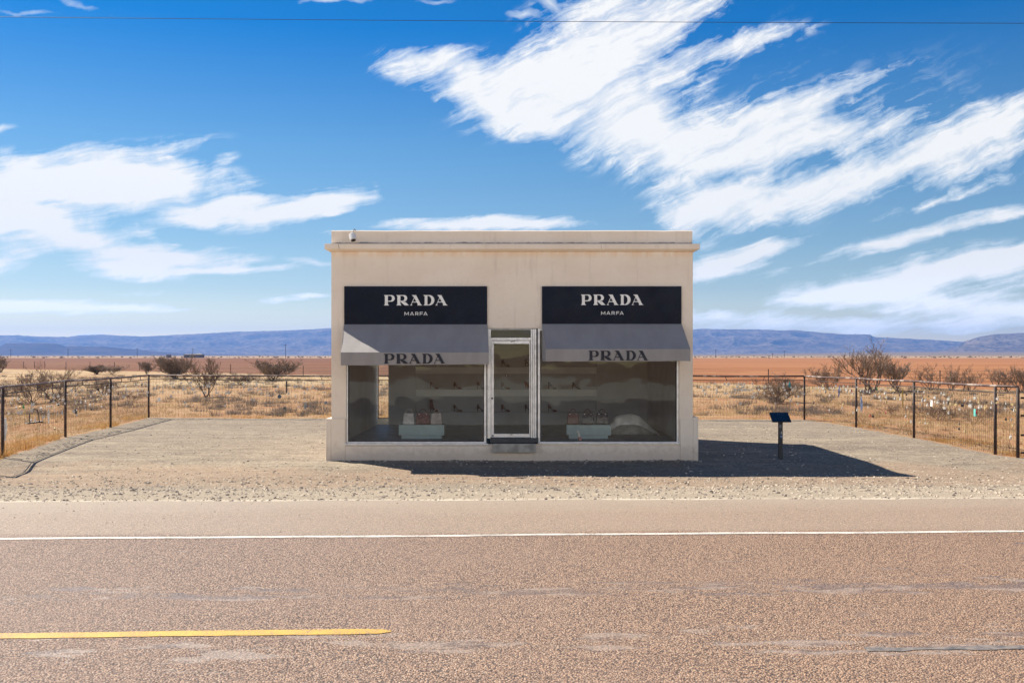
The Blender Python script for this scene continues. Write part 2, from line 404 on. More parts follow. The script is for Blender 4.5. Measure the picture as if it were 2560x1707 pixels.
# dusty shoulder
flk = g.noise(p, 40, 3, .7)
dst = g.ss(flk, .62, .42)*.45 + .55
dst = dst*g.ss(yr + (mid-.5)*.9, 10.55, 10.75)*.5 + g.ss(yr + (mid-.5)*1.6, 11.6, 13.3)*.36
stone = g.mix(dst, stone, (.37,.315,.25))
g.put(stone, b.inputs['Base Color']); b.inputs['Specular IOR Level'].default_value = .35
g.put(g.ss(bit, 0, 1, .72, .5), b.inputs['Roughness'])
hh = (1.-vd*1.3)*(1.-bit*.75)*g.ss(yr, 10.4, 11., 1., .5) + r1*.5*(1.-bit*.8)
g.put(g.bump(hh, .9, .009), b.inputs['Normal'])
mroad = m
road = road_sheet('road', lambda x: .35+EDGE1*np.clip(x,-60,60)+(RS*(x-np.clip(x,-60,60))), lambda x: EDGE0+EDGE1*np.clip(x,-60,60)+(RS*(x-np.clip(x,-60,60))) + .03*math.sin(x*2.3)+.02*math.sin(x*7.1), 0, mroad)
def paint(name, c, c2):
    m, g, b = new_mat(name); p = g.pos()
    wv = g.noise(p, 60, 4, .7); wb = g.noise(p, 3, 4, .6)
    g.put(g.mix(g.ss(wv + wb*.3, .62, .80)*.8, g.mix(g.ss(wb,.3,.7), c, c2), (.2,.16,.13)), b.inputs['Base Color'])
    b.inputs['Roughness'].default_value = .6
    g.put(g.bump(g.noise(p, 75, 3), .6, .006), b.inputs['Normal']); return m
mwhite = paint('white road paint', (.72,.69,.63), (.60,.57,.52)); myel = paint('yellow road paint', (.64,.39,.055), (.56,.33,.045))
def wob(x): return .012*math.sin(x*1.1)+.008*math.sin(x*2.7+1)
road_sheet('edge_line', lambda x: 10.45+RS*x+wob(x), lambda x: 10.55+RS*x+wob(x), .004, mwhite, jag=.007, seed=3)
# the yellow dash stops at the left of the middle
def ytop(x): return 6.965+.05*x+wob(x)*.6 - max(0, (x+.98))**2*2.6
def ybot(x): return 6.835+.05*x+wob(x)*.6 + max(0, (x+.98))**2*2.0
road_sheet('center_line', ybot, ytop, .004, myel, x0=-4.2, x1=-.83, jag=.006, seed=4)
mtar = mat('bitumen strip', (.24,.205,.18), .6, col2=(.10,.095,.095), vscale=11, bump=.5, bscale=60, bdist=.004)
road_sheet('tar_strip', lambda x: 6.28+.045*x+.01*math.sin(x*5), lambda x: 6.36+.045*x+.012*math.sin(x*4+1), .004, mtar, x0=2.28, x1=9.2, jag=.016, seed=5)

# ------------------------------------------------------------------ mountains
def interp(pts, x): return float(np.interp(x, [a for a, _ in pts], [b_ for _, b_ in pts]))
m, g, b = new_mat('mountain grass and rock')
p = g.pos(); ps = g.vmath('MULTIPLY', p, (.004,.004,.012))
nrm = X(g, g.n('ShaderNodeNewGeometry').outputs['Normal']); _, _, nz_ = g.sep(nrm)
n1 = g.noise(ps, 1.4, 8, .7); n2 = g.noise(ps, 7, 6, .7)
c = g.mix(g.ss(n1, .4, .6), (.17,.125,.09), (.27,.21,.145)); c = g.mix(g.ss(n2, .48, .6)*.8, c, (.06,.055,.045)); c = g.mix(g.ss(n1, .58, .66)*.6, c, (.36,.28,.2))
c = g.mix(g.ss(nz_, .95, .80)*.9, c, (.07,.06,.055))
g.put(c, b.inputs['Base Color']); b.inputs['Roughness'].default_value = 1; b.inputs['Specular IOR Level'].default_value = 0
g.put(g.bump(n2 + n1, .8, 30), b.inputs['Normal'])
mmount = m
mmesa = mat('dark mesa scrub', (.105,.075,.062), 1., col2=(.055,.042,.040), vscale=.006, spec=0)
def ridge(name, prof, x0, x1, foot, crest, back, nx_, nt_, base, gul, seed, cliff=.5):
    vs = []; fs = []
    for j in range(nt_+1):
        t = j/nt_*1.25
        for i in range(nx_+1):
            px = x0 + (x1-x0)*i/nx_
            Y = foot + (crest-foot)*min(t, 1) + (back-crest)*max(0, t-1)/.25
            X_ = (px-1280)/F*Y
            H = (887-interp(prof, px))/F*crest + EYE - base
            q = Vector((X_/900, Y/900, seed)); 
            r = 1-abs(mnoise.noise(q*1.0))*2; r2 = 1-abs(mnoise.noise(q*2.7+Vector((3,1,0))))*2; r3 = mnoise.fractal(q*6, .6, 2, 4)
            tt = t + gul*(r*.6+r2*.4-.5)*math.sin(math.pi*min(1, t)) 
            tt = max(0, tt)
            k = float(np.interp(tt, [0,.25,.5,.66,.72,.86,.9,1,1.02,1.25], [0,.05,.2,.38,.38+.16*cliff+.02,.66,.66+.2*cliff,1,1,.5 if t > 1 else 1]))
            if t > 1: k = 1-(t-1)/.25*.9
            z = base + H*k + H*.06*r3*min(1, max(0, 1-t)*6)*min(1, t*5) + r3*1.5*min(1, max(0, 1-t)*8) + 2.2*mnoise.fractal(q*22, .7, 2, 3)*(t > .2)
            vs.append((X_, Y, z - (6 if j == 0 else 0)))
    n = nx_+1
    for j in range(nt_):
        for i in range(nx_): fs.append((j*n+i, j*n+i+1, (j+1)*n+i+1, (j+1)*n+i))
    o = MB().add(vs, fs).build(name, mmesa if name == 'mesa_hill' else mmount, smooth=True)
    return tag(o, kind='structure')
main = [(-900,846),(-300,836),(0,838),(42,838),(90,841),(170,842),(200,838),(255,836),(300,839),(360,841),(420,838),(500,834),(590,829),(700,826.5),(760,824),(830,820),(1000,817),(1250,816),(1500,818),
        (1735,823),(1760,821.5),(1800,823),(1900,823.5),(1960,826),(1985,824.5),(2010,827),(2060,832),(2120,836),(2150,835),(2172,836),(2178,836),(2181,842),(2260,846),(2340,850),(2400,854),(2500,860),(2700,858),(3400,850)]
ridge('mountain_ridge', main, -900, 3300, 6300, 8600, 9800, 900, 70, 0, .30, 2.2, 1.)
ridge('mesa_hill', [(-700,872),(-200,862),(0,866),(15,858),(85,857.5),(128,858),(150,861),(165,866),(185,865),(260,866),(330,873),(420,881),(560,886.5),(700,888)], -700, 690, 4700, 5400, 6100, 420, 40, -1, .16, 5.1, .6)
ridge('east_hill', [(2330,880),(2395,866),(2412,853),(2430,847),(2450,842),(2480,836),(2520,834),(2560,832),(2640,828),(2800,832),(3200,850),(3400,870)], 2330, 3400, 4900, 6200, 7200, 300, 50, 10, .28, 8.3, .7)

# ------------------------------------------------------------------ haze
mb = MB().box(-9800, 9800, -320, 10000, -14, 268)
hz = mb.build('haze', None); tag(hz, kind='stuff')
m = bpy.data.materials.new('air haze'); m.use_nodes = True; nt = m.node_tree; nt.nodes.clear()
out = nt.nodes.new('ShaderNodeOutputMaterial'); pv = nt.nodes.new('ShaderNodeVolumePrincipled')
pv.inputs['Color'].default_value = (.17, .41, 1.0, 1); pv.inputs['Density'].default_value = 1.1e-4; pv.inputs['Anisotropy'].default_value = 0.2
nt.links.new(pv.outputs[0], out.inputs['Volume']); hz.data.materials.append(m)
hz.display_type = 'WIRE'

# ------------------------------------------------------------------ materials for the shop
def stucco(name, c1, c2, stain=.35):
    m, g, b = new_mat(name); p = g.obj(); x, y, z = g.sep(p)
    n1 = g.noise(p, 1.1, 5, .6); n2 = g.noise(g.vmath('MULTIPLY', p, (3.,3.,.35)), 2.2, 5, .6); n3 = g.noise(p, 9, 5, .6); n4 = g.noise(p, 55, 5, .65)
    c = g.mix(g.ss(n1, .3, .7), c1, c2)
    c = g.mix(g.ss(n2, .55, .75)*stain, c, tuple(v*.72 for v in c1))
    c = g.mix(g.ss(n3, .5, .75)*.18, c, tuple(v*.75 for v in c1))
    # splash dirt near the ground
    c = g.mix(g.ss(z + (n3-.5)*.5, .12, -.28)*.45, c, (.36,.28,.22))
    c = g.mix(g.ss(z, 3.9, 4.06)*g.ss(z, 4.10, 4.07)*.5*g.ss(n2, .3, .6), c, (.74,.50,.30))  # warm bounce glow under the cornice, painted into the wall colour
    c = g.mix(g.ss(z + (n3-.5)*.05 + (n2-.5)*.06, 4.285, 4.245)*g.ss(z, 4.237, 4.2375)*.85, c, (.16,.15,.17))  # contact shade above the cornice, painted as a dark band on the parapet
    g.put(c, b.inputs['Base Color']); b.inputs['Roughness'].default_value = .92; b.inputs['Specular IOR Level'].default_value = .2
    g.put(g.bump(n4*.5 + n3*1.2 + n1*3, .32, .012), b.inputs['Normal']); return m
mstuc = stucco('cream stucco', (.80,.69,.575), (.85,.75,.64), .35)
minner = mat('interior plaster', (.45,.48,.51), .9, var=.06, vscale=1.2, bump=.1, bscale=30)
mshelf = mat('shelf board paint', (.80,.82,.82), .8, var=.05, vscale=1.2)
mfloor = mat('pale blue floor', (.14,.24,.33), .5, var=.1, vscale=2)
malu = mat('brushed aluminium', (.62,.62,.64), .38, .75, var=.06, vscale=8)
maludk = mat('dark gasket', (.03,.03,.035), .6)
mroof = mat('roof felt', (.25,.24,.23), .9)
mnavy = mat('navy sign enamel', (.003,.006,.019), .3, var=.1, vscale=1.5, spec=.12)
mletw = mat('white letters', (.80,.80,.78), .5, var=.03)
mletk = mat('black letters', (.012,.013,.022), .7, var=.1)
m, g, b = new_mat('awning cloth'); p = g.obj()
nn = g.noise(g.vmath('MULTIPLY', p, (2,.6,.6)), 2, 5, .6)
g.put(g.mix(g.ss(nn,.3,.7), (.255,.24,.24), (.295,.28,.28)), b.inputs['Base Color']); b.inputs['Roughness'].default_value = .85
b.inputs['Sheen Weight'].default_value = .2
g.put(g.bump(g.noise(p, 300, 2)*.3 + nn*2, .25, .004), b.inputs['Normal']); mawn = m
m = bpy.data.materials.new('window glass'); m.use_nodes = True; nt = m.node_tree; nt.nodes.clear(); g = G(nt)
out = g.n('ShaderNodeOutputMaterial'); tr = g.n('ShaderNodeBsdfTransparent'); gl = g.n('ShaderNodeBsdfGlossy'); fr = g.n('ShaderNodeFresnel'); mx = g.n('ShaderNodeMixShader')
tr.inputs[0].default_value = (.93,.95,.95,1); gl.inputs['Roughness'].default_value = .015; gl.inputs[0].default_value = (1,1,1,1); fr.inputs[0].default_value = 1.5
p = g.obj(); wv = g.noise(g.vmath('MULTIPLY', p, (1.,1.,1.)), 1.3, 2, .5)
bn = g.bump(wv, 1., .006); g.put(bn, gl.inputs['Normal']); 
nt.links.new(fr.outputs[0], mx.inputs[0]); nt.links.new(tr.outputs[0], mx.inputs[1]); nt.links.new(gl.outputs[0], mx.inputs[2]); nt.links.new(mx.outputs[0], out.inputs[0])
mglass = m

# ------------------------------------------------------------------ the shop
Y0 = 21.0
K = F/Y0
def fx(px, y=Y0): return (px-1280)/F*y
def fz(py, y=Y0): return EYE-(py-887)/F*y
shop = empty('shop_building', (0, Y0, gz(0, Y0)), 'cream stucco box shop with flat parapet and two display windows', 'building')
def part(mb, name, mt, parent=shop, **kw):
    o = mb.build(name, mt, None, **kw); o.parent = parent
    # keep world coordinates
    o.matrix_parent_inverse = Matrix.Translation(-parent_world(parent)); return o
def parent_world(pn):
    v = Vector((0,0,0)); q = pn
    while q is not None: v += q.location; q = q.parent
    return v
XL, XR = -3.81, 3.815; YB = 27.4; ZB = -.6
OX0, OX1, OZ0, OZ1 = fx(865.3), fx(1698), .02, 2.46
TW = .12
mb = MB()
mb.box(XL, OX0, Y0, Y0+.16, ZB, OZ1); mb.box(OX1, XR, Y0, Y0+.16, ZB, OZ1)      # piers
mb.box(OX0, OX1, Y0, Y0+.16, ZB, OZ0)                                            # under the windows
mb.box(XL, XR, Y0, Y0+.16, OZ1, 4.16)                                            # header
mb.box(XL, XL+TW, Y0+.16, YB, ZB, 4.16); mb.box(XR-TW, XR, Y0+.16, YB, ZB, 4.16)
# rear wall with the slot window beside the left wall
WX0, WX1, WZ0, WZ1 = XL+TW, fx(973, 27.25), fz(1047, 27.25), 2.2
mb.box(XL+TW, WX1, YB-.1, YB, ZB, WZ0); mb.box(XL+TW, WX1, YB-.1, YB, WZ1, 4.16); mb.box(WX1, XR-TW, YB-.1, YB, ZB, 4.16)
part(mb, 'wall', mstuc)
# plinth flare at the foot of the walls
mb = MB(); pz = .56
mb.box(XL-.11, XL-.0015, Y0-.03, YB+.05, ZB, pz); mb.box(XR+.0015, XR+.11, Y0-.03, YB+.05, ZB, fz(1042))
mb.box(XL-.0015, fx(863.5), Y0-.03, Y0-.0015, ZB, pz); mb.box(fx(1700), XR+.0015, Y0-.03, Y0-.0015, ZB, pz)
mb.box(fx(863.5), fx(1700), Y0-.03, Y0-.0015, ZB, -.015)
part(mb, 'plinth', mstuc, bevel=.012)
# cornice with a splayed underside
def ringmold(prof, x0, x1, y0, y1):
    """prof: list of (overhang, z) swept round the box"""
    vs = []; fs = []; n = len(prof)
    for (o_, z_) in prof: vs += [(x0-o_, y0-o_, z_), (x1+o_, y0-o_, z_), (x1+o_, y1+o_, z_), (x0-o_, y1+o_, z_)]
    for i in range(n):
        j = (i+1) % n
        for k in range(4): fs.append((i*4+k, i*4+(k+1)%4, j*4+(k+1)%4, j*4+k))
    return MB().add(vs, fs)
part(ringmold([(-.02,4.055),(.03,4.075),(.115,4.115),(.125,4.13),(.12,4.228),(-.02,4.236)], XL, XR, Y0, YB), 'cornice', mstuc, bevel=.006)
mb = MB()
zt = fz(576); n = 40
xa, xb = XL+.0, XR-.01
vs = []; 
for i in range(n+1):
    x = xa+(xb-xa)*i/n; dzz = .006*mnoise.noise(Vector((x*1.7, 3, 0)))+.003*mnoise.noise(Vector((x*6, 1, 0)))
    vs += [(x, Y0+.004, 4.16), (x, Y0+.004, zt-.02+dzz), (x, Y0+.03, zt+dzz), (x, Y0+.2, zt+dzz), (x, Y0+.2, 4.16)]
fs = []
for i in range(n):
    for k in range(4): fs.append((i*5+k, (i+1)*5+k, (i+1)*5+k+1, i*5+k+1))
fs += [(0,1,2,3,4), tuple(n*5+k for k in (4,3,2,1,0))]
mb.add(vs, fs)
mb.box(xa, xa+.2, Y0+.2, YB-.2, 4.16, zt-.01); mb.box(xb-.2, xb, Y0+.2, YB-.2, 4.16, zt-.01); mb.box(xa, xb, YB-.2, YB, 4.16, zt-.01)
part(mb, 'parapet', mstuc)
part(MB().box(XL+.2, XR-.2, Y0+.2, YB-.2, 3.95, 4.05), 'roof', mroof)
# hairline cracks in the cornice face
mcr = mat('dark crack', (.16,.12,.09), .95)
def crack(pts, wd, yoff, seed):
    rnd = random.Random(seed); mb = MB(); v = []
    for i, (a, b_) in enumerate(pts):
        x = fx(a); z = fz(b_); w_ = wd*(.5+rnd.random())
        v += [(x-w_*.5, Y0+yoff, z), (x+w_*.5, Y0+yoff, z+w_*.3)]
    mb.add(v, [(2*i, 2*i+1, 2*i+3, 2*i+2) for i in range(len(pts)-1)]); return mb
part(crack([(1502,613.5),(1501,618),(1503,624)], .005, -.127, 7), 'crack', mcr)
part(crack([(848.5,612.5),(849,617),(850,620),(850.5,624)], .006, -.127, 1), 'crack', mcr)

# floor, ceiling, inner walls
FZ = 0.0
part(MB().box(XL+TW, XR-TW, Y0+.16, YB-.1, -.1, FZ), 'floor', mfloor)
part(MB().box(XL+TW, XR-TW, Y0+.16, YB-.1, 2.75, 2.85), 'ceiling', minner)
YW = 27.08
NX0, NX1 = fx(1039, YW), fx(1491.5, YW)
rows = [(fz(878, YW), fz(917.5, YW)), (fz(933, YW), fz(973.5, YW)), (fz(989.5, YW), fz(1030, YW))]
mb = MB()
ycap = YB-.1-.002
mb.box(WX1, NX0, YW, ycap, FZ, 2.75); mb.box(NX1, XR-TW-.012, YW, ycap, FZ, 2.75)
mb.box(NX0, NX1, YW, ycap, FZ, rows[2][1]); mb.box(NX0, NX1, YW, ycap, rows[0][0], 2.75)
part(mb, 'display_wall', minner)
mb = MB()
mb.box(NX0+.001, NX1-.001, YW-.004, ycap, rows[0][1]-.18, rows[0][1]); mb.box(NX0+.001, NX1-.001, YW-.004, ycap, rows[1][1]-.18, rows[1][1])
part(mb, 'shelf', mshelf)
mb = MB(); mb.box(XL+TW+.0, XL+TW+.01, Y0+.16, YB-.1, FZ, 2.75); mb.box(XR-TW-.01, XR-TW, Y0+.16, YB-.1, FZ, 2.75)
mb.box(NX0, NX1, ycap-.01, ycap-.002, rows[2][1], rows[0][0])
part(mb, 'wall_lining', minner)

# front glazing: frames and panes
def frame_rect(mb, x0, x1, z0, z1, y0, y1, l, r_, t, bt):
    if l: mb.box(x0, x0+l, y0, y1, z0, z1)
    if r_: mb.box(x1-r_, x1, y0, y1, z0, z1)
    if t: mb.box(x0+l, x1-r_, y0, y1, z1-t, z1)
    if bt: mb.box(x0+l, x1-r_, y0, y1, z0, z0+bt)
    return mb
def window(x0, x1, label, l, r_):
    e = bpy.data.objects.new('window', None); C.objects.link(e); e.parent = shop; e.location = ((x0+x1)/2, 0, 1.3-shop.location.z); e['label'] = label
    mb = frame_rect(MB(), x0, x1, OZ0, OZ1, Y0+.03, Y0+.10, l, r_, .05, .05)
    part(mb, 'frame', malu, e, bevel=.004)
    mb = frame_rect(MB(), x0+l, x1-r_, OZ0+.05, OZ1-.05, Y0+.05, Y0+.09, .018, .018, .018, .018); part(mb, 'gasket', maludk, e)
    mb = MB(); xa_, xb_, za, zb = x0+l+.018, x1-r_-.018, OZ0+.068, OZ1-.068
    mb.add([(xa_,Y0+.07,za),(xb_,Y0+.07,za),(xb_,Y0+.07,zb),(xa_,Y0+.07,zb)], [(0,1,2,3)])
    part(mb, 'pane', mglass, e)
    return e
XD0, XD1 = fx(1219), fx(1351)
window(OX0+.002, fx(1216), 'left display window behind the lower awning', .032, .05)
window(fx(1344.5), OX1-.002, 'right display window reflecting pale shapes', .05, .045)
# sill strips
mb = MB(); mb.box(OX0-.02, fx(1221), Y0-.045, Y0+.028, .0, .036); mb.box(fx(1348), OX1+.01, Y0-.045, Y0+.028, .02, .056); part(mb, 'sill', malu, bevel=.004)
# door set
DX0, DX1 = fx(1227.5), fx(1326)
mb = MB(); yd = Y0+.06
mb.box(fx(1218.5), DX0-.004, Y0+.0, yd+.06, .14, OZ1-.012)                 # left jamb
for i, (a, b_) in enumerate([(1327,1331),(1331.6,1335.5),(1336,1341)]): mb.box(fx(a), fx(b_), Y0+.03-.014*i, yd+.06, .14, OZ1-.012)
mb.box(DX0-.004, fx(1327), yd-.02, yd+.05, fz(850.5), fz(844)); mb.box(DX0-.004, fx(1327), yd-.02, yd+.05, fz(824), OZ1-.012)
part(mb, 'door_frame', malu, bevel=.003)
part(MB().box(fx(1341.2), fx(1344.4), Y0+.09, Y0+.12, .12, OZ1-.012), 'expansion_gap', maludk)
part(MB().add([(DX0,yd+.02,fz(844)),(fx(1327),yd+.02,fz(844)),(fx(1327),yd+.02,fz(824)),(DX0,yd+.02,fz(824))], [(0,1,2,3)]), 'transom_pane', mglass)
de = bpy.data.objects.new('door', None); C.objects.link(de); de.parent = shop; de.location = ((DX0+DX1)/2, 0, 1-shop.location.z)
z0d, z1d = fz(1093.5), fz(851.5)
part(frame_rect(MB(), DX0, DX1, z0d, z1d, yd, yd+.045, fx(1234.5)-DX0, DX1-fx(1323.5), z1d-fz(859.5), fz(1084.5)-z0d), 'stile', malu, de, bevel=.003)
part(MB().add([(fx(1234.5),yd+.022,fz(1084.5)),(fx(1323.5),yd+.022,fz(1084.5)),(fx(1323.5),yd+.022,fz(859.5)),(fx(1234.5),yd+.022,fz(859.5))], [(0,1,2,3)]), 'door_pane', mglass, de)
part(MB().tube([(fx(1230.3), yd+.002, fz(995.7)), (fx(1230.3), yd-.014, fz(995.7))], .021, 16), 'lock_cylinder', mat('dark steel', (.12,.12,.13), .4, .8), de)
part(MB().box(fx(1229), fx(1234), yd-.003, yd-.0005, fz(1090.7), fz(1087.8)), 'sticker', maludk, de); part(MB().box(fx(1275.5), fx(1281.5), yd-.003, yd-.0005, fz(1087.4), fz(1085.9)), 'sticker', maludk, de)
# scratched tag on the top rail
mb = MB()
for (a, b_, c, d) in [(1276,855.5,1280,851),(1278.5,855.5,1282.5,851),(1276.5,854.5,1284,853.4),(1282,851,1284,851),(1284,851,1282.5,855),(1285,851,1287,851.2),(1287,851.2,1285.5,854.6),(1285,851,1285.3,853)]:
    mb.tube([(fx(a), yd-.001, fz(b_)), (fx(c), yd-.001, fz(d))], .0028, 4)
part(mb, 'scribble', maludk, de)
mb = MB(); 
for k in range(9): 
    a = 1220.5+2*math.sin(k*1.7); mb.tube([(fx(a), Y0-.001, fz(957+k*2.6)), (fx(1222.2+1.6*math.sin(k*2.3+1)), Y0-.001, fz(959.4+k*2.6))], .0022, 4)
part(mb, 'scratches', mat('grey scratches', (.3,.3,.33), .7))
# threshold and step
mthr = mat('dark threshold', (.035,.038,.045), .5, bump=.2); mstep = mat('worn concrete step', (.36,.33,.29), .9, var=.15, vscale=5, bump=.4, bscale=40)
part(MB().box(fx(1225), fx(1346), Y0-.075, Y0+.12, .056, z0d-.006), 'threshold', mthr, bevel=.006)
part(MB().box(fx(1231.5), fx(1339), Y0-.15, Y0-.032, fz(1131,20.85), .04), 'step', mstep, bevel=.008)
# back slot window frame + pane
e = bpy.data.objects.new('window', None); C.objects.link(e); e.parent = shop; e.location = (-3.5, 6.3, 1.3-shop.location.z); e['label'] = 'narrow bright slot window in the rear wall'
part(frame_rect(MB(), WX0+.011, WX1, WZ0, WZ1, YB-.09, YB-.05, .02, .02, .03, .03), 'frame', mat('brown frame', (.10,.07,.06), .6), e)
part(MB().add([(WX0+.03,YB-.07,WZ0+.03),(WX1-.02,YB-.07,WZ0+.03),(WX1-.02,YB-.07,WZ1-.03),(WX0+.03,YB-.07,WZ1-.03)], [(0,1,2,3)]), 'pane', mglass, e)

# ------------------------------------------------------------------ lettering
def arc(cx, cz, rx, rz, a0, a1, n=12): return [(cx+rx*math.cos(R(a0+(a1-a0)*i/n)), cz+rz*math.sin(R(a0+(a1-a0)*i/n))) for i in range(n+1)]
def strip(outer, inner):      # matching point lists -> list of quads
    return [[outer[i], outer[i+1], inner[i+1], inner[i]] for i in range(len(outer)-1)]
def stem(x0, x1, l, r_, top_l=0.0):
    return [[(l,0),(r_,0),(r_-.015,.03),(x1+.02,.09),(x1,.16),(x0,.16),(x0-.02,.09),(l+.015,.03)], [(x0,.16),(x1,.16),(x1,1),(x0,1)],
            [(top_l,1),(top_l+.01,.965),(x0-.02,.91),(x0,.84),(x0,1)]]
def bowl(xs_, xi, xr, zt_, zb_, tt, tb, side):
    zc = (zt_+zb_)/2; ro = (zt_-zb_)/2
    oc = xr-ro*1.0; ic = max(xs_, xr-side-(ro-(tt+tb)/2)*.80)
    out_ = [(xs_, zt_)] + arc(oc, zc, xr-oc, ro, 90, -90, 16) + [(xs_, zb_)]
    inn = [(xs_, zt_-tt)] + arc(ic, (zt_-tt+zb_+tb)/2, xr-side-ic, (zt_-zb_-tt-tb)/2, 90, -90, 16) + [(xs_, zb_+tb)]
    return strip(out_, inn)
def glyph(ch):
    if ch == 'P': return stem(.10,.39,0,.50) + bowl(.39,0,1.06,1.,.36,.075,.085,.27), 1.227
    if ch == 'R': return stem(.09,.385,0,.48) + bowl(.385,0,1.05,1.,.385,.075,.07,.27) + [[(.40,.34),(.56,.385),(.86,.33),(.93,.285),(1.21,.0),(1.19,-.0),(.82,0),(.76,.03)]], 1.319
    if ch == 'A': return [[(.18,1),(.20,.965),(.29,.90),(.40,.755),(.73,.16),(1.03,.16),(.59,1)], [(.73,.16),(.76,.09),(.735,.03),(.72,0),(1.21,0),(1.15,.035),(1.075,.085),(1.03,.16)],
                          [(.40,.775),(.425,.70),(.155,.10),(.175,.05),(.235,.025),(.245,0),(0,0),(.02,.03),(.085,.07)], [(.27,.36),(.65,.36),(.67,.285),(.235,.285)]], 1.319
    if ch == 'D': return stem(.11,.38,0,.40) + bowl(.38,0,1.06,1.,0.,.075,.065,.30), 1.153
def stroke_poly(a, b_, t):
    d = Vector((b_[0]-a[0], b_[1]-a[1])); n_ = Vector((-d.y, d.x)).normalized()*t/2
    return [(a[0]-n_.x, a[1]-n_.y), (b_[0]-n_.x, b_[1]-n_.y), (b_[0]+n_.x, b_[1]+n_.y), (a[0]+n_.x, a[1]+n_.y)]
def sans(ch):
    t = .165
    if ch == 'M': return [stroke_poly((.09,0),(.13,1),t), stroke_poly((.12,.93),(.68,.22),t), stroke_poly((.68,.22),(1.22,.93),t), stroke_poly((1.23,1),(1.26,0),t)], 1.70
    if ch == 'A': return [stroke_poly((.06,0),(.60,1),t), stroke_poly((.60,1),(1.14,0),t), stroke_poly((.32,.27),(.9,.27),.14)], 1.56
    if ch == 'R': return [stroke_poly((.10,0),(.10,1),t), stroke_poly((.2,.91),(.72,.91),.17), stroke_poly((.2,.42),(.72,.42),.17)] + strip(arc(.70,.665,.28,.33,90,-90,8), arc(.70,.665,.1,.17,90,-90,8)) + [stroke_poly((.58,.42),(.95,0),t)], 1.38
    if ch == 'F': return [stroke_poly((.10,0),(.10,1),t), stroke_poly((.2,.91),(.98,.91),.17), stroke_poly((.2,.45),(.88,.45),.14)], 1.16
def write(mb, word, font, o, ux, uz, h, width):
    x = 0; segs = []
    for ch in word:
        ps_, adv = font(ch); segs.append((x, ps_)); x += adv
    mxx = max(a for x_, ps_ in segs for q in ps_ for a, _ in [(x_+k[0], 0) for k in q])
    sx = width/(mxx*h); k = 0
    for x_, ps_ in segs:
        for q in ps_:
            pl = [((a+x_)*h*sx, b_*h) for a, b_ in q]
            ar = sum(pl[i][0]*pl[(i+1)%len(pl)][1]-pl[(i+1)%len(pl)][0]*pl[i][1] for i in range(len(pl)))
            if ar < 0: pl = pl[::-1]
            mb.prism(pl, o, ux, uz, .004 + .00018*(k % 23)); k += 1
    return mb
UX, UZ = (1,0,0), (0,0,1)
# ------------------------------------------------------------------ signs
def sign(x0, x1, z0, z1, tx0, tx1, tz0, tz1, mx0, mx1, mz0, mz1, label, tilt=0):
    s = empty('shop_sign', ((x0+x1)/2, Y0, z0), label, 'sign', 'navy shop signs over the awnings')
    part(MB().box(x0, x1, Y0-.045, Y0-.001, z0, z1), 'board', mnavy, s, bevel=.004)
    yf = Y0-.0452
    part(write(MB(), 'PRADA', glyph, (tx0, yf, tz0), UX, UZ, tz1-tz0, tx1-tx0), 'large_letters', mletw, s)
    part(write(MB(), 'MARFA', sans, (mx0, yf, mz0), UX, UZ, mz1-mz0, mx1-mx0), 'small_letters', mletw, s)
    return s
def q(a): return (a-.0)
sign(fx(861.2), fx(1218), fz(811), fz(716), fx(960.4), fx(1119.8), fz(763.7), fz(738), fx(1011.6), fx(1069.3), fz(788.7), fz(780),
     'navy sign with white letters over the left awning', 0)
sign(fx(1354.8), fx(1703), fz(810), fz(716), fx(1452), fx(1608.4), fz(762.8), fz(736.7), fx(1502), fx(1558.4), fz(787), fz(778.6),
     'navy sign with white letters over the right awning', 0)
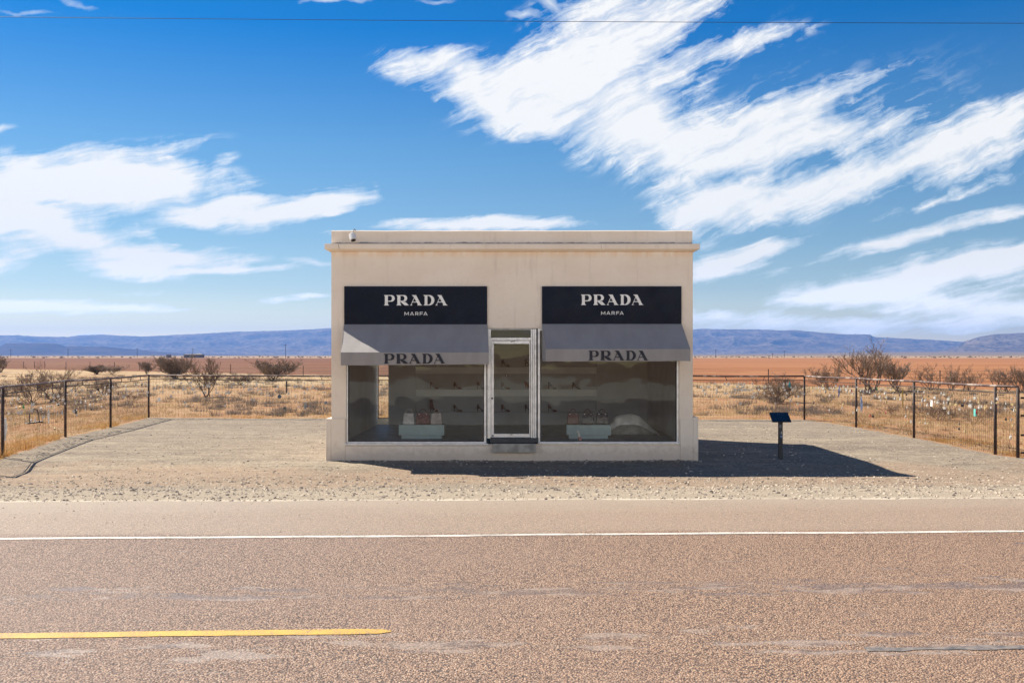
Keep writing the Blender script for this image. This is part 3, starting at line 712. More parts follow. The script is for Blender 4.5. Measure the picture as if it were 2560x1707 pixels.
# ------------------------------------------------------------------ awnings
def awning(x0t, x1t, zt_, x0f, x1f, zf, z0l, z0r, tx0, tx1, tzb, tzt, label, side_r=True):
    pr = .90; yf = Y0-pr; yt = Y0-.05
    s = bpy.data.objects.new('awning', None); C.objects.link(s); s.parent = shop; s.location = ((x0t+x1t)/2, -pr/2, zf-shop.location.z); s['label'] = label
    n = 16; mb = MB(); vs = []
    for j in range(7):
        t = j/6
        for i in range(n+1):
            u = i/n; x = (x0t+(x0f-x0t)*t)*(1-u) + (x1t+(x1f-x1t)*t)*u
            z = zt_+(zf-zt_)*t - .016*math.sin(math.pi*t)*(.7+.5*math.sin(u*19)) - .006*math.sin(u*47+t*3)*t*(1-t)*2; vs.append((x, yt+(yf-yt)*t, z))
    fs = [(j*(n+1)+i, j*(n+1)+i+1, (j+1)*(n+1)+i+1, (j+1)*(n+1)+i) for j in range(6) for i in range(n)]
    mb.add(vs, fs)
    # side cheeks
    mb.add([(x0t,yt,zt_),(x0f,yf,zf),(x0t,yt,zf+.0)], [(0,1,2)]); mb.add([(x1t,yt,zt_),(x1f,yf,zf),(x1t,yt,zf)], [(0,2,1)])
    o = part(mb, 'canopy', mawn, s); sol = o.modifiers.new('s', 'SOLIDIFY'); sol.thickness = .006; sol.offset = 0
    # valance: front strip plus returns to the wall
    mb = MB(); vs = []
    N = 60
    for i in range(N+1):
        u = i/N; x = x0f+(x1f-x0f)*u; zb = z0l+(z0r-z0l)*u + .003*math.sin(u*23)
        dy_ = .006*math.sin(u*17)+.003*math.sin(u*41)
        vs += [(x, yf-.003, zf), (x, yf-.004+dy_*.4, (zf+zb)/2), (x, yf-.003+dy_, zb)]
    fs = []
    for i in range(N): fs += [(3*i,3*i+1,3*i+4,3*i+3), (3*i+1,3*i+2,3*i+5,3*i+4)]
    mb.add(vs, fs)
    mb.add([(x0f,yf,zf),(x0t,yt,zf),(x0t,yt,z0l),(x0f,yf,z0l)], [(0,1,2,3)]); mb.add([(x1f,yf,zf),(x1t,yt,zf),(x1t,yt,z0r),(x1f,yf,z0r)], [(0,3,2,1)])
    o = part(mb, 'valance', mawn, s); sol = o.modifiers.new('s', 'SOLIDIFY'); sol.thickness = .004; sol.offset = 0
    # frame tubes
    mb = MB(); mb.tube([(x0f+.02,yf+.02,zf-.015),(x1f-.02,yf+.02,zf-.015)], .012, 8)
    for x in (x0f+.03, x1f-.03): mb.tube([(x,yf+.02,zf-.015),(x,yt+.01,zf-.015)], .012, 8)
    part(mb, 'awning_frame', malu, s)
    part(write(MB(), 'PRADA', glyph, (tx0, yf-.0135, tzb), UX, UZ, tzt-tzb, tx1-tx0), 'lettering', mletk, s)
    return s
yf = Y0-.9
awning(fx(861.2), fx(1218.5), fz(811.3), fx(852.2,yf), fx(1221.8,yf), fz(881,yf), fz(913.5,yf), fz(910.3,yf), fx(960,yf), fx(1114,yf), fz(908.8,yf), fz(884.3,yf), 'left awning with a bright sunlit corner')
awning(fx(1355.2), fx(1703), fz(810.3), fx(1365,yf), fx(1725.8,yf), fz(872.6,yf), fz(903.3,yf), fz(902.3,yf), fx(1471.5,yf), fx(1621,yf), fz(900.6,yf), fz(876.5,yf), 'right awning, slightly higher and fully shaded')

# ------------------------------------------------------------------ security camera on the parapet
mwp = mat('white painted metal', (.78,.78,.76), .4, var=.04); mdk = mat('black plastic', (.02,.02,.024), .5)
cx_, cz_ = fx(880.5, 20.75), fz(593, 20.75)
s = empty('security_camera', (cx_, 20.75, cz_), 'white bullet camera hanging on the parapet above the left sign', 'camera')
ax = Vector((.10,-.16,-.30)).normalized()
c0 = Vector((cx_-.01, 20.77, cz_+.065))
part(MB().tube([c0, c0+ax*.02, c0+ax*.15, c0+ax*.16], [.052,.070,.072,.070], 20), 'housing', mwp, s, smooth=False)
part(MB().tube([c0+ax*.158, c0+ax*.164], .05, 20), 'lens_face', mdk, s)
part(MB().tube([c0+ax*.163, c0+ax*.170], .02, 12), 'lens', mat('lens glass', (.02,.02,.03), .1), s)
part(MB().tube([(cx_+.01, Y0+.1, zt+.015), (cx_+.01, Y0-.04, zt+.02), (cx_+.008, 20.86, zt-.01), c0-ax*.005], .009, 8), 'bracket', mdk, s)

# ------------------------------------------------------------------ display contents
def shoe_mesh(hl, hh, boot=False):
    L = hl; mb = MB(); secs = []; n = 10
    N = 14
    for i in range(N+1):
        t = i/N; x = t*L
        sole = hh*(1-sstf(.18, .72, t)) if t > .0 else hh
        wd = .024 + .014*math.sin(math.pi*min(1, t*1.05))**1 + .010*sstf(.45,.75,t)*(1-sstf(.82,1,t)) - .022*sstf(.85,1,t)
        top = .075*(1-sstf(.05,.45,t)) + .034*sstf(.45,.7,t)*(1-sstf(.88,1.0,t)) + .026
        if boot: top = .25*(1-sstf(.30,.42,t)) + .055*sstf(.30,.42,t)*(1-sstf(.8,1,t)) + .012
        secs.append((x, sole, wd, top))
    vs = []
    for x, so_, wd, tp in secs:
        for k in range(n):
            a = 2*math.pi*k/n; vs.append((x, math.cos(a)*wd, so_ + tp*(.5+.5*math.sin(a)) if math.sin(a) > 0 else so_+tp*.5*(1+math.sin(a))))
    fs = [(i*n+k, i*n+(k+1)%n, (i+1)*n+(k+1)%n, (i+1)*n+k) for i in range(N) for k in range(n)] + [tuple(range(n))[::-1], tuple(N*n+k for k in range(n))]
    mb.add(vs, fs)
    heel = MB().tube([(.012,0,0), (.014,0,hh*.5), (.022,0,hh+.012)], [.006,.008,.022], 8)
    strap = MB().tube([(.03+.035*math.cos(a), .03*math.sin(a), hh+.085+.02*math.cos(a)) for a in [2*math.pi*i/12 for i in range(13)]], .004, 5)
    return mb, heel, strap
def sstf(a, b_, t):
    t = min(1, max(0, (t-a)/(b_-a))); return t*t*(3-2*t)
mred = mat('reddish leather', (.13,.035,.025), .4); mblk = mat('black patent leather', (.015,.015,.018), .3); mbrn = mat('brown leather', (.12,.065,.04), .45); mora = mat('salmon satin', (.40,.13,.09), .5); mteal = mat('dark teal leather', (.03,.07,.08), .4); mfloral = mat('burgundy leather', (.16,.04,.045), .5, var=.45, vscale=30)
shoe_cols = [1075, 1134, 1193, 1253.5, 1312.5, 1370.5, 1430.5]
rown = ['top', 'middle', 'lower']
spec = {(0,3):('black strappy',mblk,1,-12),(0,4):('dark strappy',mblk,1,0),
        (1,0):('red brown',mred,0,0),(1,1):('red brown ankle strap',mred,1,0),(1,2):('brown slingback',mbrn,1,0),(1,3):('brown',mbrn,0,0),(1,4):('salmon strappy',mora,1,0),(1,5):('black ankle strap',mblk,1,0),(1,6):('black strappy',mblk,1,0),
        (2,0):('burgundy high ankle',mfloral,2,0),(2,1):('dull brown',mbrn,0,0),(2,2):('black bow',mblk,1,0),(2,3):('grey brown strappy',mbrn,1,0),(2,4):('dark',mteal,0,0),(2,5):('dark brown',mred,0,0)}
where = {0:'at left end of',1:'second from left on',2:'third from left on',3:'behind left part of door glass on',4:'behind right edge of door glass on',5:'just right of the door on',6:'near right end of'}
for (r_, c_), (dsc, mt_, kind_, dd) in spec.items():
    x = fx(shoe_cols[c_], 27.15); z = rows[r_][1]
    nm = 'ankle_boot' if kind_ == 2 else 'high_heel_shoe'
    s = empty(nm, (x, 27.17, z+.001), f'{dsc} {"boot" if kind_==2 else "heeled shoe"} {where[c_]} {rown[r_]} shelf', 'boot' if kind_ == 2 else 'shoe', 'shoes on the display shelves', R(dd-4))
    up, he, st = shoe_mesh(.235, .105 if kind_ != 2 else .09, kind_ == 2)
    up.build('upper', mt_, s, smooth=True); he.build('heel', mt_, s, smooth=True)
    if kind_ == 1: st.build('ankle_strap', mt_, s)
# podiums
mpod = mat('pale teal lacquer', (.36,.48,.50), .35, var=.04)
def podium(px0, px1, label):
    y0 = 22.55; x0, x1 = fx(px0, y0), fx(px1, y0)
    s = empty('display_podium', ((x0+x1)/2, y0+.3, FZ), label, 'podium', 'pale podiums behind the windows')
    part(MB().box(x0, x1, y0, y0+.55, .08, .315), 'top_slab', mpod, s, bevel=.004)
    part(MB().box(x0+.06, x1-.06, y0+.05, y0+.5, .001, .08), 'base', mpod, s)
podium(996.5, 1110.5, 'pale teal podium with three light and red bags in left window')
podium(1416.5, 1527.5, 'pale teal podium with three dark bags in right window')
def bag(px0, px1, mt_, label, hz_=.25, hd=.10, hw=.30):
    y0 = 22.75; x0, x1 = fx(px0, y0), fx(px1, y0); z0 = .3165; xm = (x0+x1)/2; hwid = (x1-x0)/2
    s = empty('handbag', (xm, y0+.07, z0), label, 'handbag', 'handbags on the podiums')
    vs = []; t_ = .86
    for z, k, d in ((z0,1.,.07),(z0+.02,1.03,.075),(z0+hz_*.6,.97,.06),(z0+hz_,t_,.035)):
        vs += [(xm-hwid*k, y0+.07-d, z),(xm+hwid*k, y0+.07-d, z),(xm+hwid*k, y0+.07+d, z),(xm-hwid*k, y0+.07+d, z)]
    fs = [(0,3,2,1),(12,13,14,15)] + [(i*4+k, i*4+(k+1)%4, i*4+4+(k+1)%4, i*4+4+k) for i in range(3) for k in range(4)]
    part(MB().add(vs, fs), 'body', mt_, s, bevel=.01)
    hr = hwid*.55
    part(MB().tube([(xm+hr*math.cos(a), y0+.07, z0+hz_-.01+hd*math.sin(a)) for a in [math.pi*i/14 for i in range(15)]], .007, 6), 'handle', mt_, s)
    for k in (-1, 1): part(MB().tube([(xm+k*hr, y0+.03, z0+hz_-.02), (xm+k*hr, y0+.018, z0+hz_-.02)], .012, 8), 'clasp', malu, s)
bag(1007.5, 1035.5, mat('white leather', (.62,.60,.60), .5), 'white handbag on left podium, nearest the slot window')
bag(1040, 1074, mfloral, 'dark burgundy handbag between the two pale bags')
bag(1077.5, 1105, mat('pinkish beige leather', (.50,.43,.41), .5), 'pinkish beige handbag at right end of left podium')
bag(1418.5, 1447.5, mred, 'dark red brown handbag at left end of right podium')
bag(1455, 1484, mblk, 'black handbag with pale ornament in middle of right podium')
bag(1491, 1520.5, mblk, 'plain black handbag at right end of right podium')
s = empty('wall_speaker', (fx(1267, 27.2), 27.25, fz(938.5, 27.2)), 'small round black speaker at back of the middle shelf behind door', 'speaker')
part(MB().tube([(fx(1267,27.2), 27.28, fz(938.5,27.2)), (fx(1267,27.2), 27.2, fz(938.5,27.2))], .045, 20), 'grille', mblk, s)
part(MB().tube([(fx(1267,27.2), 27.2, fz(938.5,27.2)), (fx(1267,27.2), 27.19, fz(938.5,27.2))], .016, 14), 'cone', malu, s)
# heap standing for the pale shape low in the right window
mbw = MB(); nn1, nn2 = 36, 12; yA, yB = 22.95, 23.75; vs = []
topp = [(1440,1097),(1470,1090),(1500,1078),(1530,1062),(1540,1048),(1552,1043),(1580,1043),(1600,1050),(1620,1066),(1640,1084),(1652,1097)]
for j in range(nn2+1):
    t = j/nn2; y_ = yA+(yB-yA)*t
    for i in range(nn1+1):
        px = 1440+212*i/nn1; hh_ = max(0, fz(interp(topp, px), 23.1)-fz(1098, 23.1))
        k_ = math.sin(math.pi*min(1, .12+t*.95))**.6
        z_ = FZ+.004+hh_*k_*(1+.10*mnoise.fractal(Vector((px*.013, t*2, 3)), .7, 2, 2))
        vs.append((fx(px, 23.1)+.03*mnoise.noise(Vector((px*.05,t*5,9))), y_+.05*mnoise.noise(Vector((px*.04,t*3,1))), z_))
mbw.add(vs, [(j*(nn1+1)+i, j*(nn1+1)+i+1, (j+1)*(nn1+1)+i+1, (j+1)*(nn1+1)+i) for j in range(nn2) for i in range(nn1)])
o = mbw.build('pale_heap', mat('pale heap', (.88,.86,.82), .8, var=.1), smooth=True); tag(o, 'pale crumpled heap lying low in the right window beside the podium', 'cloth')
# tumbler bottle leaning inside the right window
s = empty('bottle', (fx(1452, 21.6), 21.55, FZ), 'pink and silver bottle leaning inside the right window', 'bottle')
b0 = Vector((fx(1452, 21.6), 21.45, FZ+.01)); ad = Vector((-.30, .12, 1)).normalized()
part(MB().tube([b0, b0+ad*.13], .035, 14), 'body', mat('pink enamel', (.60,.25,.24), .3), s)
part(MB().tube([b0+ad*.131, b0+ad*.21, b0+ad*.225], [.034,.030,.018], 14), 'collar', mwp, s)
part(MB().tube([b0+ad*.226, b0+ad*.265], .022, 12), 'cap', mwp, s)

# ------------------------------------------------------------------ lectern sign on a post
mpost = mat('dark painted steel', (.018,.018,.022), .5, var=.2)
px0s = fx(1951, 21.3); zg = gz(px0s, 21.3)
s = empty('information_stand', (px0s, 21.3, zg), 'black post with a tilted dark blue reading panel right of the shop', 'sign')
ztop = fz(1042, 21.3)
part(MB().box(px0s-.042, px0s+.042, 21.26, 21.34, zg-.05, ztop-.02), 'post', mpost, s, bevel=.005)
yb_, yt_ = 21.10, 21.44
zb_, zt2 = fz(1053, yb_), fz(1030.5, yt_)
xa0, xa1 = fx(1931, yb_), fx(1978.5, yb_); xb0, xb1 = fx(1923.5, yt_), fx(1969.5, yt_)
pan = [(xa0,yb_,zb_),(xa1,yb_,zb_),(xb1,yt_,zt2),(xb0,yt_,zt2)]
nn = (Vector(pan[1])-Vector(pan[0])).cross(Vector(pan[3])-Vector(pan[0])).normalized()
vs = pan + [tuple(Vector(v)-nn*.025) for v in pan]
part(MB().add(vs, [(0,1,2,3),(7,6,5,4),(0,4,5,1),(1,5,6,2),(2,6,7,3),(3,7,4,0)]), 'panel', mpost, s)
cen = sum((Vector(v) for v in pan), Vector())/4
ins = [cen+(Vector(v)-cen)*.93+nn*.002 for v in pan]
part(MB().add(ins, [(0,1,2,3)]), 'panel_face', mat('dark blue print', (.006,.018,.04), .3, var=.25, vscale=9), s)
mst = mat('grey sticker', (.16,.15,.17), .6, var=.3, vscale=60); mst2 = mat('blue sticker', (.16,.24,.42), .6, var=.3, vscale=60); mst3 = mat('pale sticker', (.40,.46,.52), .6, var=.3, vscale=60)
for (a, b_, r__, mt_) in ((1951.5,1065.5,.034,mst),(1953.5,1091,.026,mst2)):
    part(MB().tube([(fx(a,21.25),21.2585,fz(b_,21.25)),(fx(a,21.25),21.2565,fz(b_,21.25))], r__, 16), 'sticker', mt_, s)
part(MB().box(fx(1952.5,21.25), fx(1955,21.25), 21.2565, 21.2585, fz(1084.5,21.25), fz(1078.5,21.25)), 'sticker', mst3, s)

# ------------------------------------------------------------------ fences
mrust = mat('rusty dark pipe', (.05,.03,.026), .7, var=.3, vscale=9, bump=.3, bscale=50)
m, g, b = new_mat('weathered rail pipe'); p = g.obj()
nz1 = g.noise(p, 2.1, 5, .7)
g.put(g.mix(g.ss(nz1, .50, .60), (.09,.05,.042), (.36,.29,.25)), b.inputs['Base Color']); b.inputs['Roughness'].default_value = .6; mrail = m
mwire = mat('rusted wire', (.09,.06,.05), .6, .3, var=.3, vscale=3)
HF = 1.53; LR = 1.385
def run_frame(pts):
    return [Vector((x, y, gz(x, y))) for x, y in pts]
def fence(name, pts, label, hgt_=HF, low=LR, post_idx=None, hangers=None, seed=1, vsp=.102):
    P_ = run_frame(pts); rnd = random.Random(seed)
    s = empty(name, P_[0], label, 'fence')
    for i, p_ in enumerate(P_):
        if post_idx is None or i in post_idx:
            part(MB().tube([p_-Vector((0,0,.15)), p_+Vector((0,0,hgt_-.02))], .034, 10), 'post', mrust, s, smooth=True)
    up = Vector((0,0,1))
    rail = []
    for i in range(len(P_)-1):
        L = (P_[i+1]-P_[i]).length; n_ = max(1, int(L/1.2))
        for k in range(n_): 
            t = k/n_; rail.append(P_[i].lerp(P_[i+1], t)+up*(hgt_ - .012*math.sin(math.pi*t)+rnd.uniform(-.003,.003)))
    rail.append(P_[-1]+up*hgt_)
    part(MB().tube(rail, .03, 10), 'top_rail', mrail, s, smooth=True)
    part(MB().tube([r__-up*(hgt_-low) for r__ in rail], .013, 6), 'lower_rail', mrust, s)
    for i in range(len(P_)-1):
        a, b_ = P_[i], P_[i+1]; L = (b_-a).length; n_ = max(2, round(L/1.35))
        for k in range(1, n_):
            q0 = a.lerp(b_, k/n_)+up*(hgt_-.02); q1 = a.lerp(b_, k/n_+.0 + (.06/L if k % 2 else -.05/L))+up*low
            part(MB().tube([q0, q1], .011, 6), 'brace', mrust, s)
    # welded wire
    mb = MB(); segs = []
    for i in range(len(P_)-1):
        a, b_ = P_[i], P_[i+1]; L = (b_-a).length; n_ = int(L/vsp)
        for k in range(n_):
            t = (k+.5)/n_; c0_ = a.lerp(b_, t); z_ = gz(c0_.x, c0_.y)
            jx = rnd.uniform(-.006, .006)
            mb.tube([(c0_.x+jx, c0_.y, z_+.02), (c0_.x+rnd.uniform(-.008,.008), c0_.y+rnd.uniform(-.01,.01), z_+.7), (c0_.x+rnd.uniform(-.004,.004), c0_.y, c0_.z+low-.005)], .0025, 3, caps=False)
        nn_ = max(2, int(L/.8))
        for h in [.05,.15,.25,.36,.48,.6,.72,.84,.96,1.08,1.19,1.29]:
            mb.tube([a.lerp(b_, k/nn_)*1.0 + up*(h + rnd.uniform(-.008,.008)) for k in range(nn_+1)], .0020, 3, caps=False)
    part(mb, 'wire_mesh', mwire, s)
    return P_
PL = fence('pipe_fence', FL, 'rusty pipe and wire fence running down the left side of the lot', seed=1)
fence('pipe_fence', [(-10.1, 18.9), (-14.5, 19.15)], 'short return of pipe fence leaving at left edge of the picture', post_idx=[1], seed=2)
bl = [FL[-1], (-8.05, 35.6), (-3.2, 35.4), (1.5, 35.2), (6.1, 35.0), FR[0]]
PB = fence('pipe_fence', bl, 'long straight pipe fence with wire mesh behind the shop', post_idx=[2,3,4], seed=3, vsp=.113)
PR = fence('pipe_fence', FR, 'pale railed pipe fence running down the right side of the lot', seed=4)
# gate at the right edge
s = empty('pipe_gate', (10.95, 21.4, gz(10.95, 21.4)), 'dark pipe gate at the far right edge of picture', 'gate')
zg_ = gz(12, 21.3)
mb = MB()
for h in (.12, .5, .92, 1.3): part(MB().tube([(10.95,21.42,zg_+h),(14.2,21.2,zg_+h)], .022, 8), 'rail', mrust, s)
part(MB().tube([(14.2,21.2,zg_-.05),(14.2,21.2,zg_+1.4)], .03, 8), 'upright', mrust, s)

# ---- things hooked on the fences
def on_run(P_, px, py):
    dr = Vector(((px-1280)/F, 1, (887-py)/F))
    for i in range(len(P_)-1):
        a, b_ = P_[i], P_[i+1]; ex, ey = b_.x-a.x, b_.y-a.y
        den = ex*dr.y-ey*dr.x
        if abs(den) < 1e-9: continue
        t = (a.y*dr.x-a.x*dr.y)/den
        if -.001 <= t <= 1.001:
            y_ = a.y+ey*t; return Vector((a.x+ex*t, y_, EYE+dr.z*y_)), (b_-a).normalized()
    return None, None
mbrass = mat('brass', (.62,.47,.25), .5, .2, var=.1, vscale=40); msilver = mat('steel lock', (.62,.60,.56), .5, .1, var=.1, vscale=40)
mrl = mat('red lock', (.45,.04,.03), .4); mbl = mat('blue lock', (.05,.12,.35), .4); mgl = mat('green lock', (.06,.3,.1), .4); mkl = mat('black lock', (.02,.02,.022), .4); mwl = mat('white tag', (.8,.8,.78), .6); mpk = mat('weathered lock', (.22,.17,.12), .5, .4); 
def lock_mesh(name, mt_, sc_=1.):
    mb = MB(); w_, h_, d_ = .027*sc_, .045*sc_, .013*sc_
    mb.box(-w_, w_, -d_, d_, -.07*sc_, -.07*sc_+h_)
    mb.tube([(.018*sc_*math.cos(a), 0, -.07*sc_+h_+.012*sc_+.022*sc_*math.sin(a)) for a in [math.pi*i/8 for i in range(9)]], .005*sc_, 5)
    me_ = bpy.data.meshes.new(name); me_.from_pydata(mb.v, [], mb.f); me_.update(); me_.materials.append(mt_); return me_
kinds = [('brass', mbrass, 34), ('silver', msilver, 44), ('weathered brown', mpk, 12), ('black', mkl, 7), ('red', mrl, 1), ('blue', mbl, 1), ('green', mgl, 1)]
lm = {k[0]: [lock_mesh('padlock', k[1], s_) for s_ in (.85, 1.05, 1.3)] for k in kinds}
rnd = random.Random(11)
runs = [(PL, 'left side fence', 175, [(18,375)], [(.93,1.27,.6),(.7,1.25,.3),(.35,.9,.1)]),
        (PB, 'back fence left of the shop', 95, [(385,812)], [(.95,1.27,.6),(.75,1.2,.28),(.4,.9,.12)]),
        (PB, 'back fence right of the shop', 75, [(1752,2010)], [(.95,1.27,.65),(.8,1.2,.25),(.5,.9,.1)]),
        (PR, 'right side fence', 170, [(2022,2540)], [(1.05,1.27,.5),(.85,1.2,.33),(.4,.9,.17)])]
hs_ = [.36,.48,.6,.72,.84,.96,1.08,1.19,1.29]
cand = []
for P_, wn_, cnt, rng, bands in runs:
    i = 0
    while i < cnt:
        px = rnd.uniform(*rng[0]); r__ = rnd.random(); acc = 0
        for lo_, hi_, pr_ in bands:
            acc += pr_
            if r__ <= acc: break
        hsel = [h for h in hs_ if lo_ <= h <= hi_+.03] or [.84]
        h = rnd.choice(hsel)
        for i2 in range(len(P_)-1):
            pass
        pt, dr = on_run(P_, px, 1000)
        if pt is None: continue
        z = gz(pt.x, pt.y)+h
        kk = rnd.choices([k[0] for k in kinds], [k[2] for k in kinds])[0]
        cand.append((Vector((pt.x, pt.y-.006, z)), dr, kk, wn_, rnd.randrange(3))); i += 1
cand.sort(key=lambda c: c[0].y - c[4]*3)
stuffmb = MB()
for n_, (pt, dr, kk, wn_, sz) in enumerate(cand):
    ang = math.atan2(dr.y, dr.x) + rnd.uniform(-.5, .5); tl = rnd.uniform(-.35, .35)
    if n_ < 290:
        o = bpy.data.objects.new('padlock', lm[kk][sz]); C.objects.link(o)
        o.location = pt; o.rotation_euler = (0, tl, ang)
        szn = ('small', 'medium sized', 'large')[sz]
        tag(o, f'{szn} {kk} padlock hooked on the wire of the {wn_}', 'padlock', f'{szn} {kk} padlocks on the {wn_}')
    else:
        me_ = lm[kk][sz]; M_ = Matrix.Translation(pt) @ Matrix.Rotation(ang, 4, 'Z') @ Matrix.Rotation(tl, 4, 'Y')
        stuffmb.add([M_ @ v.co for v in me_.vertices], [tuple(p_.vertices) for p_ in me_.polygons])
o = stuffmb.build('padlocks', msilver); tag(o, 'remaining tiny padlocks hooked far along the wire fences', 'padlocks', kind='stuff')

def hang(name, P_, px, py, mb, mt_, label, cat, rz=None, off=-.02):
    pt, dr = on_run(P_, px, py)
    o = mb.build(name, mt_); o.location = pt + Vector((0, off, 0)); o.rotation_euler = (0, 0, math.atan2(dr.y, dr.x) if rz is None else rz)
    return tag(o, label, cat)
mb = MB(); mb.tube([(-.09,0,-.22),(-.10,0,.0),(-.07,0,.1),(0,0,.13),(.07,0,.1),(.10,0,0),(.12,0,-.2)], .012, 8); mb.tube([(-.15,0,-.22),(.20,0,-.18)], .02, 8)
hang('u_lock', PL, 86, 1035, mb, mdk, 'big black bicycle lock hanging on the left fence', 'lock', rz=.3)
def card(w_, h_, t=.004): return MB().box(-w_/2, w_/2, -t/2, t/2, -h_, 0)
hang('tag_card', PB, 398, 994, card(.11,.13), mwl, 'white square card hanging by left corner of back fence', 'tag')
mb = MB(); mb.tube([(0,0,0),(.02,0,-.2),(-.01,.01,-.4),(.01,0,-.5)], [.02,.045,.03,.01], 6)
hang('cloth_strip', PL, 14, 1045, mb, mwl, 'white cloth strip tied at leftmost post of left fence', 'cloth')
def straps(seed, L, n_=4, th=.006):
    r2 = random.Random(seed); mb = MB()
    for k in range(n_):
        x0 = r2.uniform(-.04,.04); mb.tube([(x0*.3,0,0),(x0,r2.uniform(-.02,.02),-L*.4),(x0*1.6+r2.uniform(-.04,.04),0,-L*r2.uniform(.7,1))], th, 5)
    return mb
hang('ribbon', PL, 122, 1022, straps(1,.42), mwl, 'long pale ribbons knotted on the first panel of left fence', 'ribbon')
hang('ribbon', PL, 213, 1012, straps(2,.2,3), mwl, 'short white ribbons on second panel of left fence', 'ribbon')
mb = MB(); mb.box(-.09,-.02,-.02,.02,-.06,0); mb.box(-.03,.06,-.02,.02,-.14,-.05)
hang('cloth_strip', PL, 190, 1022, mb, mkl, 'black cloth knot on second panel of left fence', 'cloth')
hang('metal_strip', PB, 717, 952, MB().tube([(0,0,0),(0,0,-.42),(-.02,0,-.46)], [.028,.026,.01], 8), mdk, 'black rod hanging below the rail of back fence beside shop', 'rod')
mtl = mat('teal cloth', (.08,.30,.32), .8); mbt = mat('dark blue tin', (.06,.10,.14), .5)
def disc(r__, th=.02, n_=14): return MB().tube([(0,-th/2,0),(0,th/2,0)], r__, n_)
hang('tin_disc', PB, 699, 991, disc(.07), mbt, 'dark blue tin wired to back fence left of black rod', 'tin')
hang('tin_disc', PB, 712, 1020.5, disc(.06), mat('grey tin', (.10,.11,.11), .4, .3), 'dark grey round tin low on back fence near shop', 'tin')
hang('cloth_strip', PB, 764, 1005, straps(3,.28,5,.014), mat('grey cloth', (.30,.33,.35), .9), 'grey cloth rag hanging on back fence near shop', 'cloth')
hang('tag_card', PB, 815, 1003, card(.10,.10,.02), mat('slate tin', (.20,.21,.25), .5), 'slate grey square box on back fence touching shop edge', 'tag')
hang('cloth_strip', PB, 1973, 953, MB().tube([(0,0,0),(.02,0,-.08),(0,0,-.18),(0,0,-.22)], [.01,.04,.045,.01], 7), mtl, 'teal pouch hanging on back fence right of shop', 'pouch')
hang('ribbon', PR, 2098, 964, straps(4,.38,4,.009), mbl, 'blue ribbon hanging on right fence between its first two posts', 'ribbon')
hang('ribbon', PR, 2153, 990, straps(5,.5,6,.008), mat('pale blue cloth', (.24,.34,.55), .8), 'pale blue streamers hanging right of second post of right fence', 'ribbon')
star = [(.07*(1 if k % 2 == 0 else .42)*math.sin(k*math.pi/5), .07*(1 if k % 2 == 0 else .42)*math.cos(k*math.pi/5)) for k in range(10)][::-1]
hang('star_ornament', PR, 2034, 1007, MB().prism(star, (0,0,0), (1,0,0), (0,0,1), .01), mkl, 'black five pointed star on right fence', 'ornament')
hang('tag_card', PR, 2328, 1000, card(.14,.16), mwl, 'white ragged card on right fence past its third post', 'tag')
hang('tag_card', PR, 2437, 1022, card(.10,.17,.03), mat('turquoise plastic', (.15,.55,.50), .5), 'turquoise box hanging on right fence near last posts', 'tag')
hang('yellow_bar', PR, 2256, 972, MB().tube([(0,0,0),(0,0,-.5)], .014, 6), mat('ochre plastic', (.32,.22,.03), .6), 'ochre bar hanging on right fence before third post', 'bar')
hang('red_rag', PR, 2175, 1035, straps(6,.1,3,.012), mat('red cloth', (.5,.12,.07), .8), 'small red rag low on right fence', 'cloth')

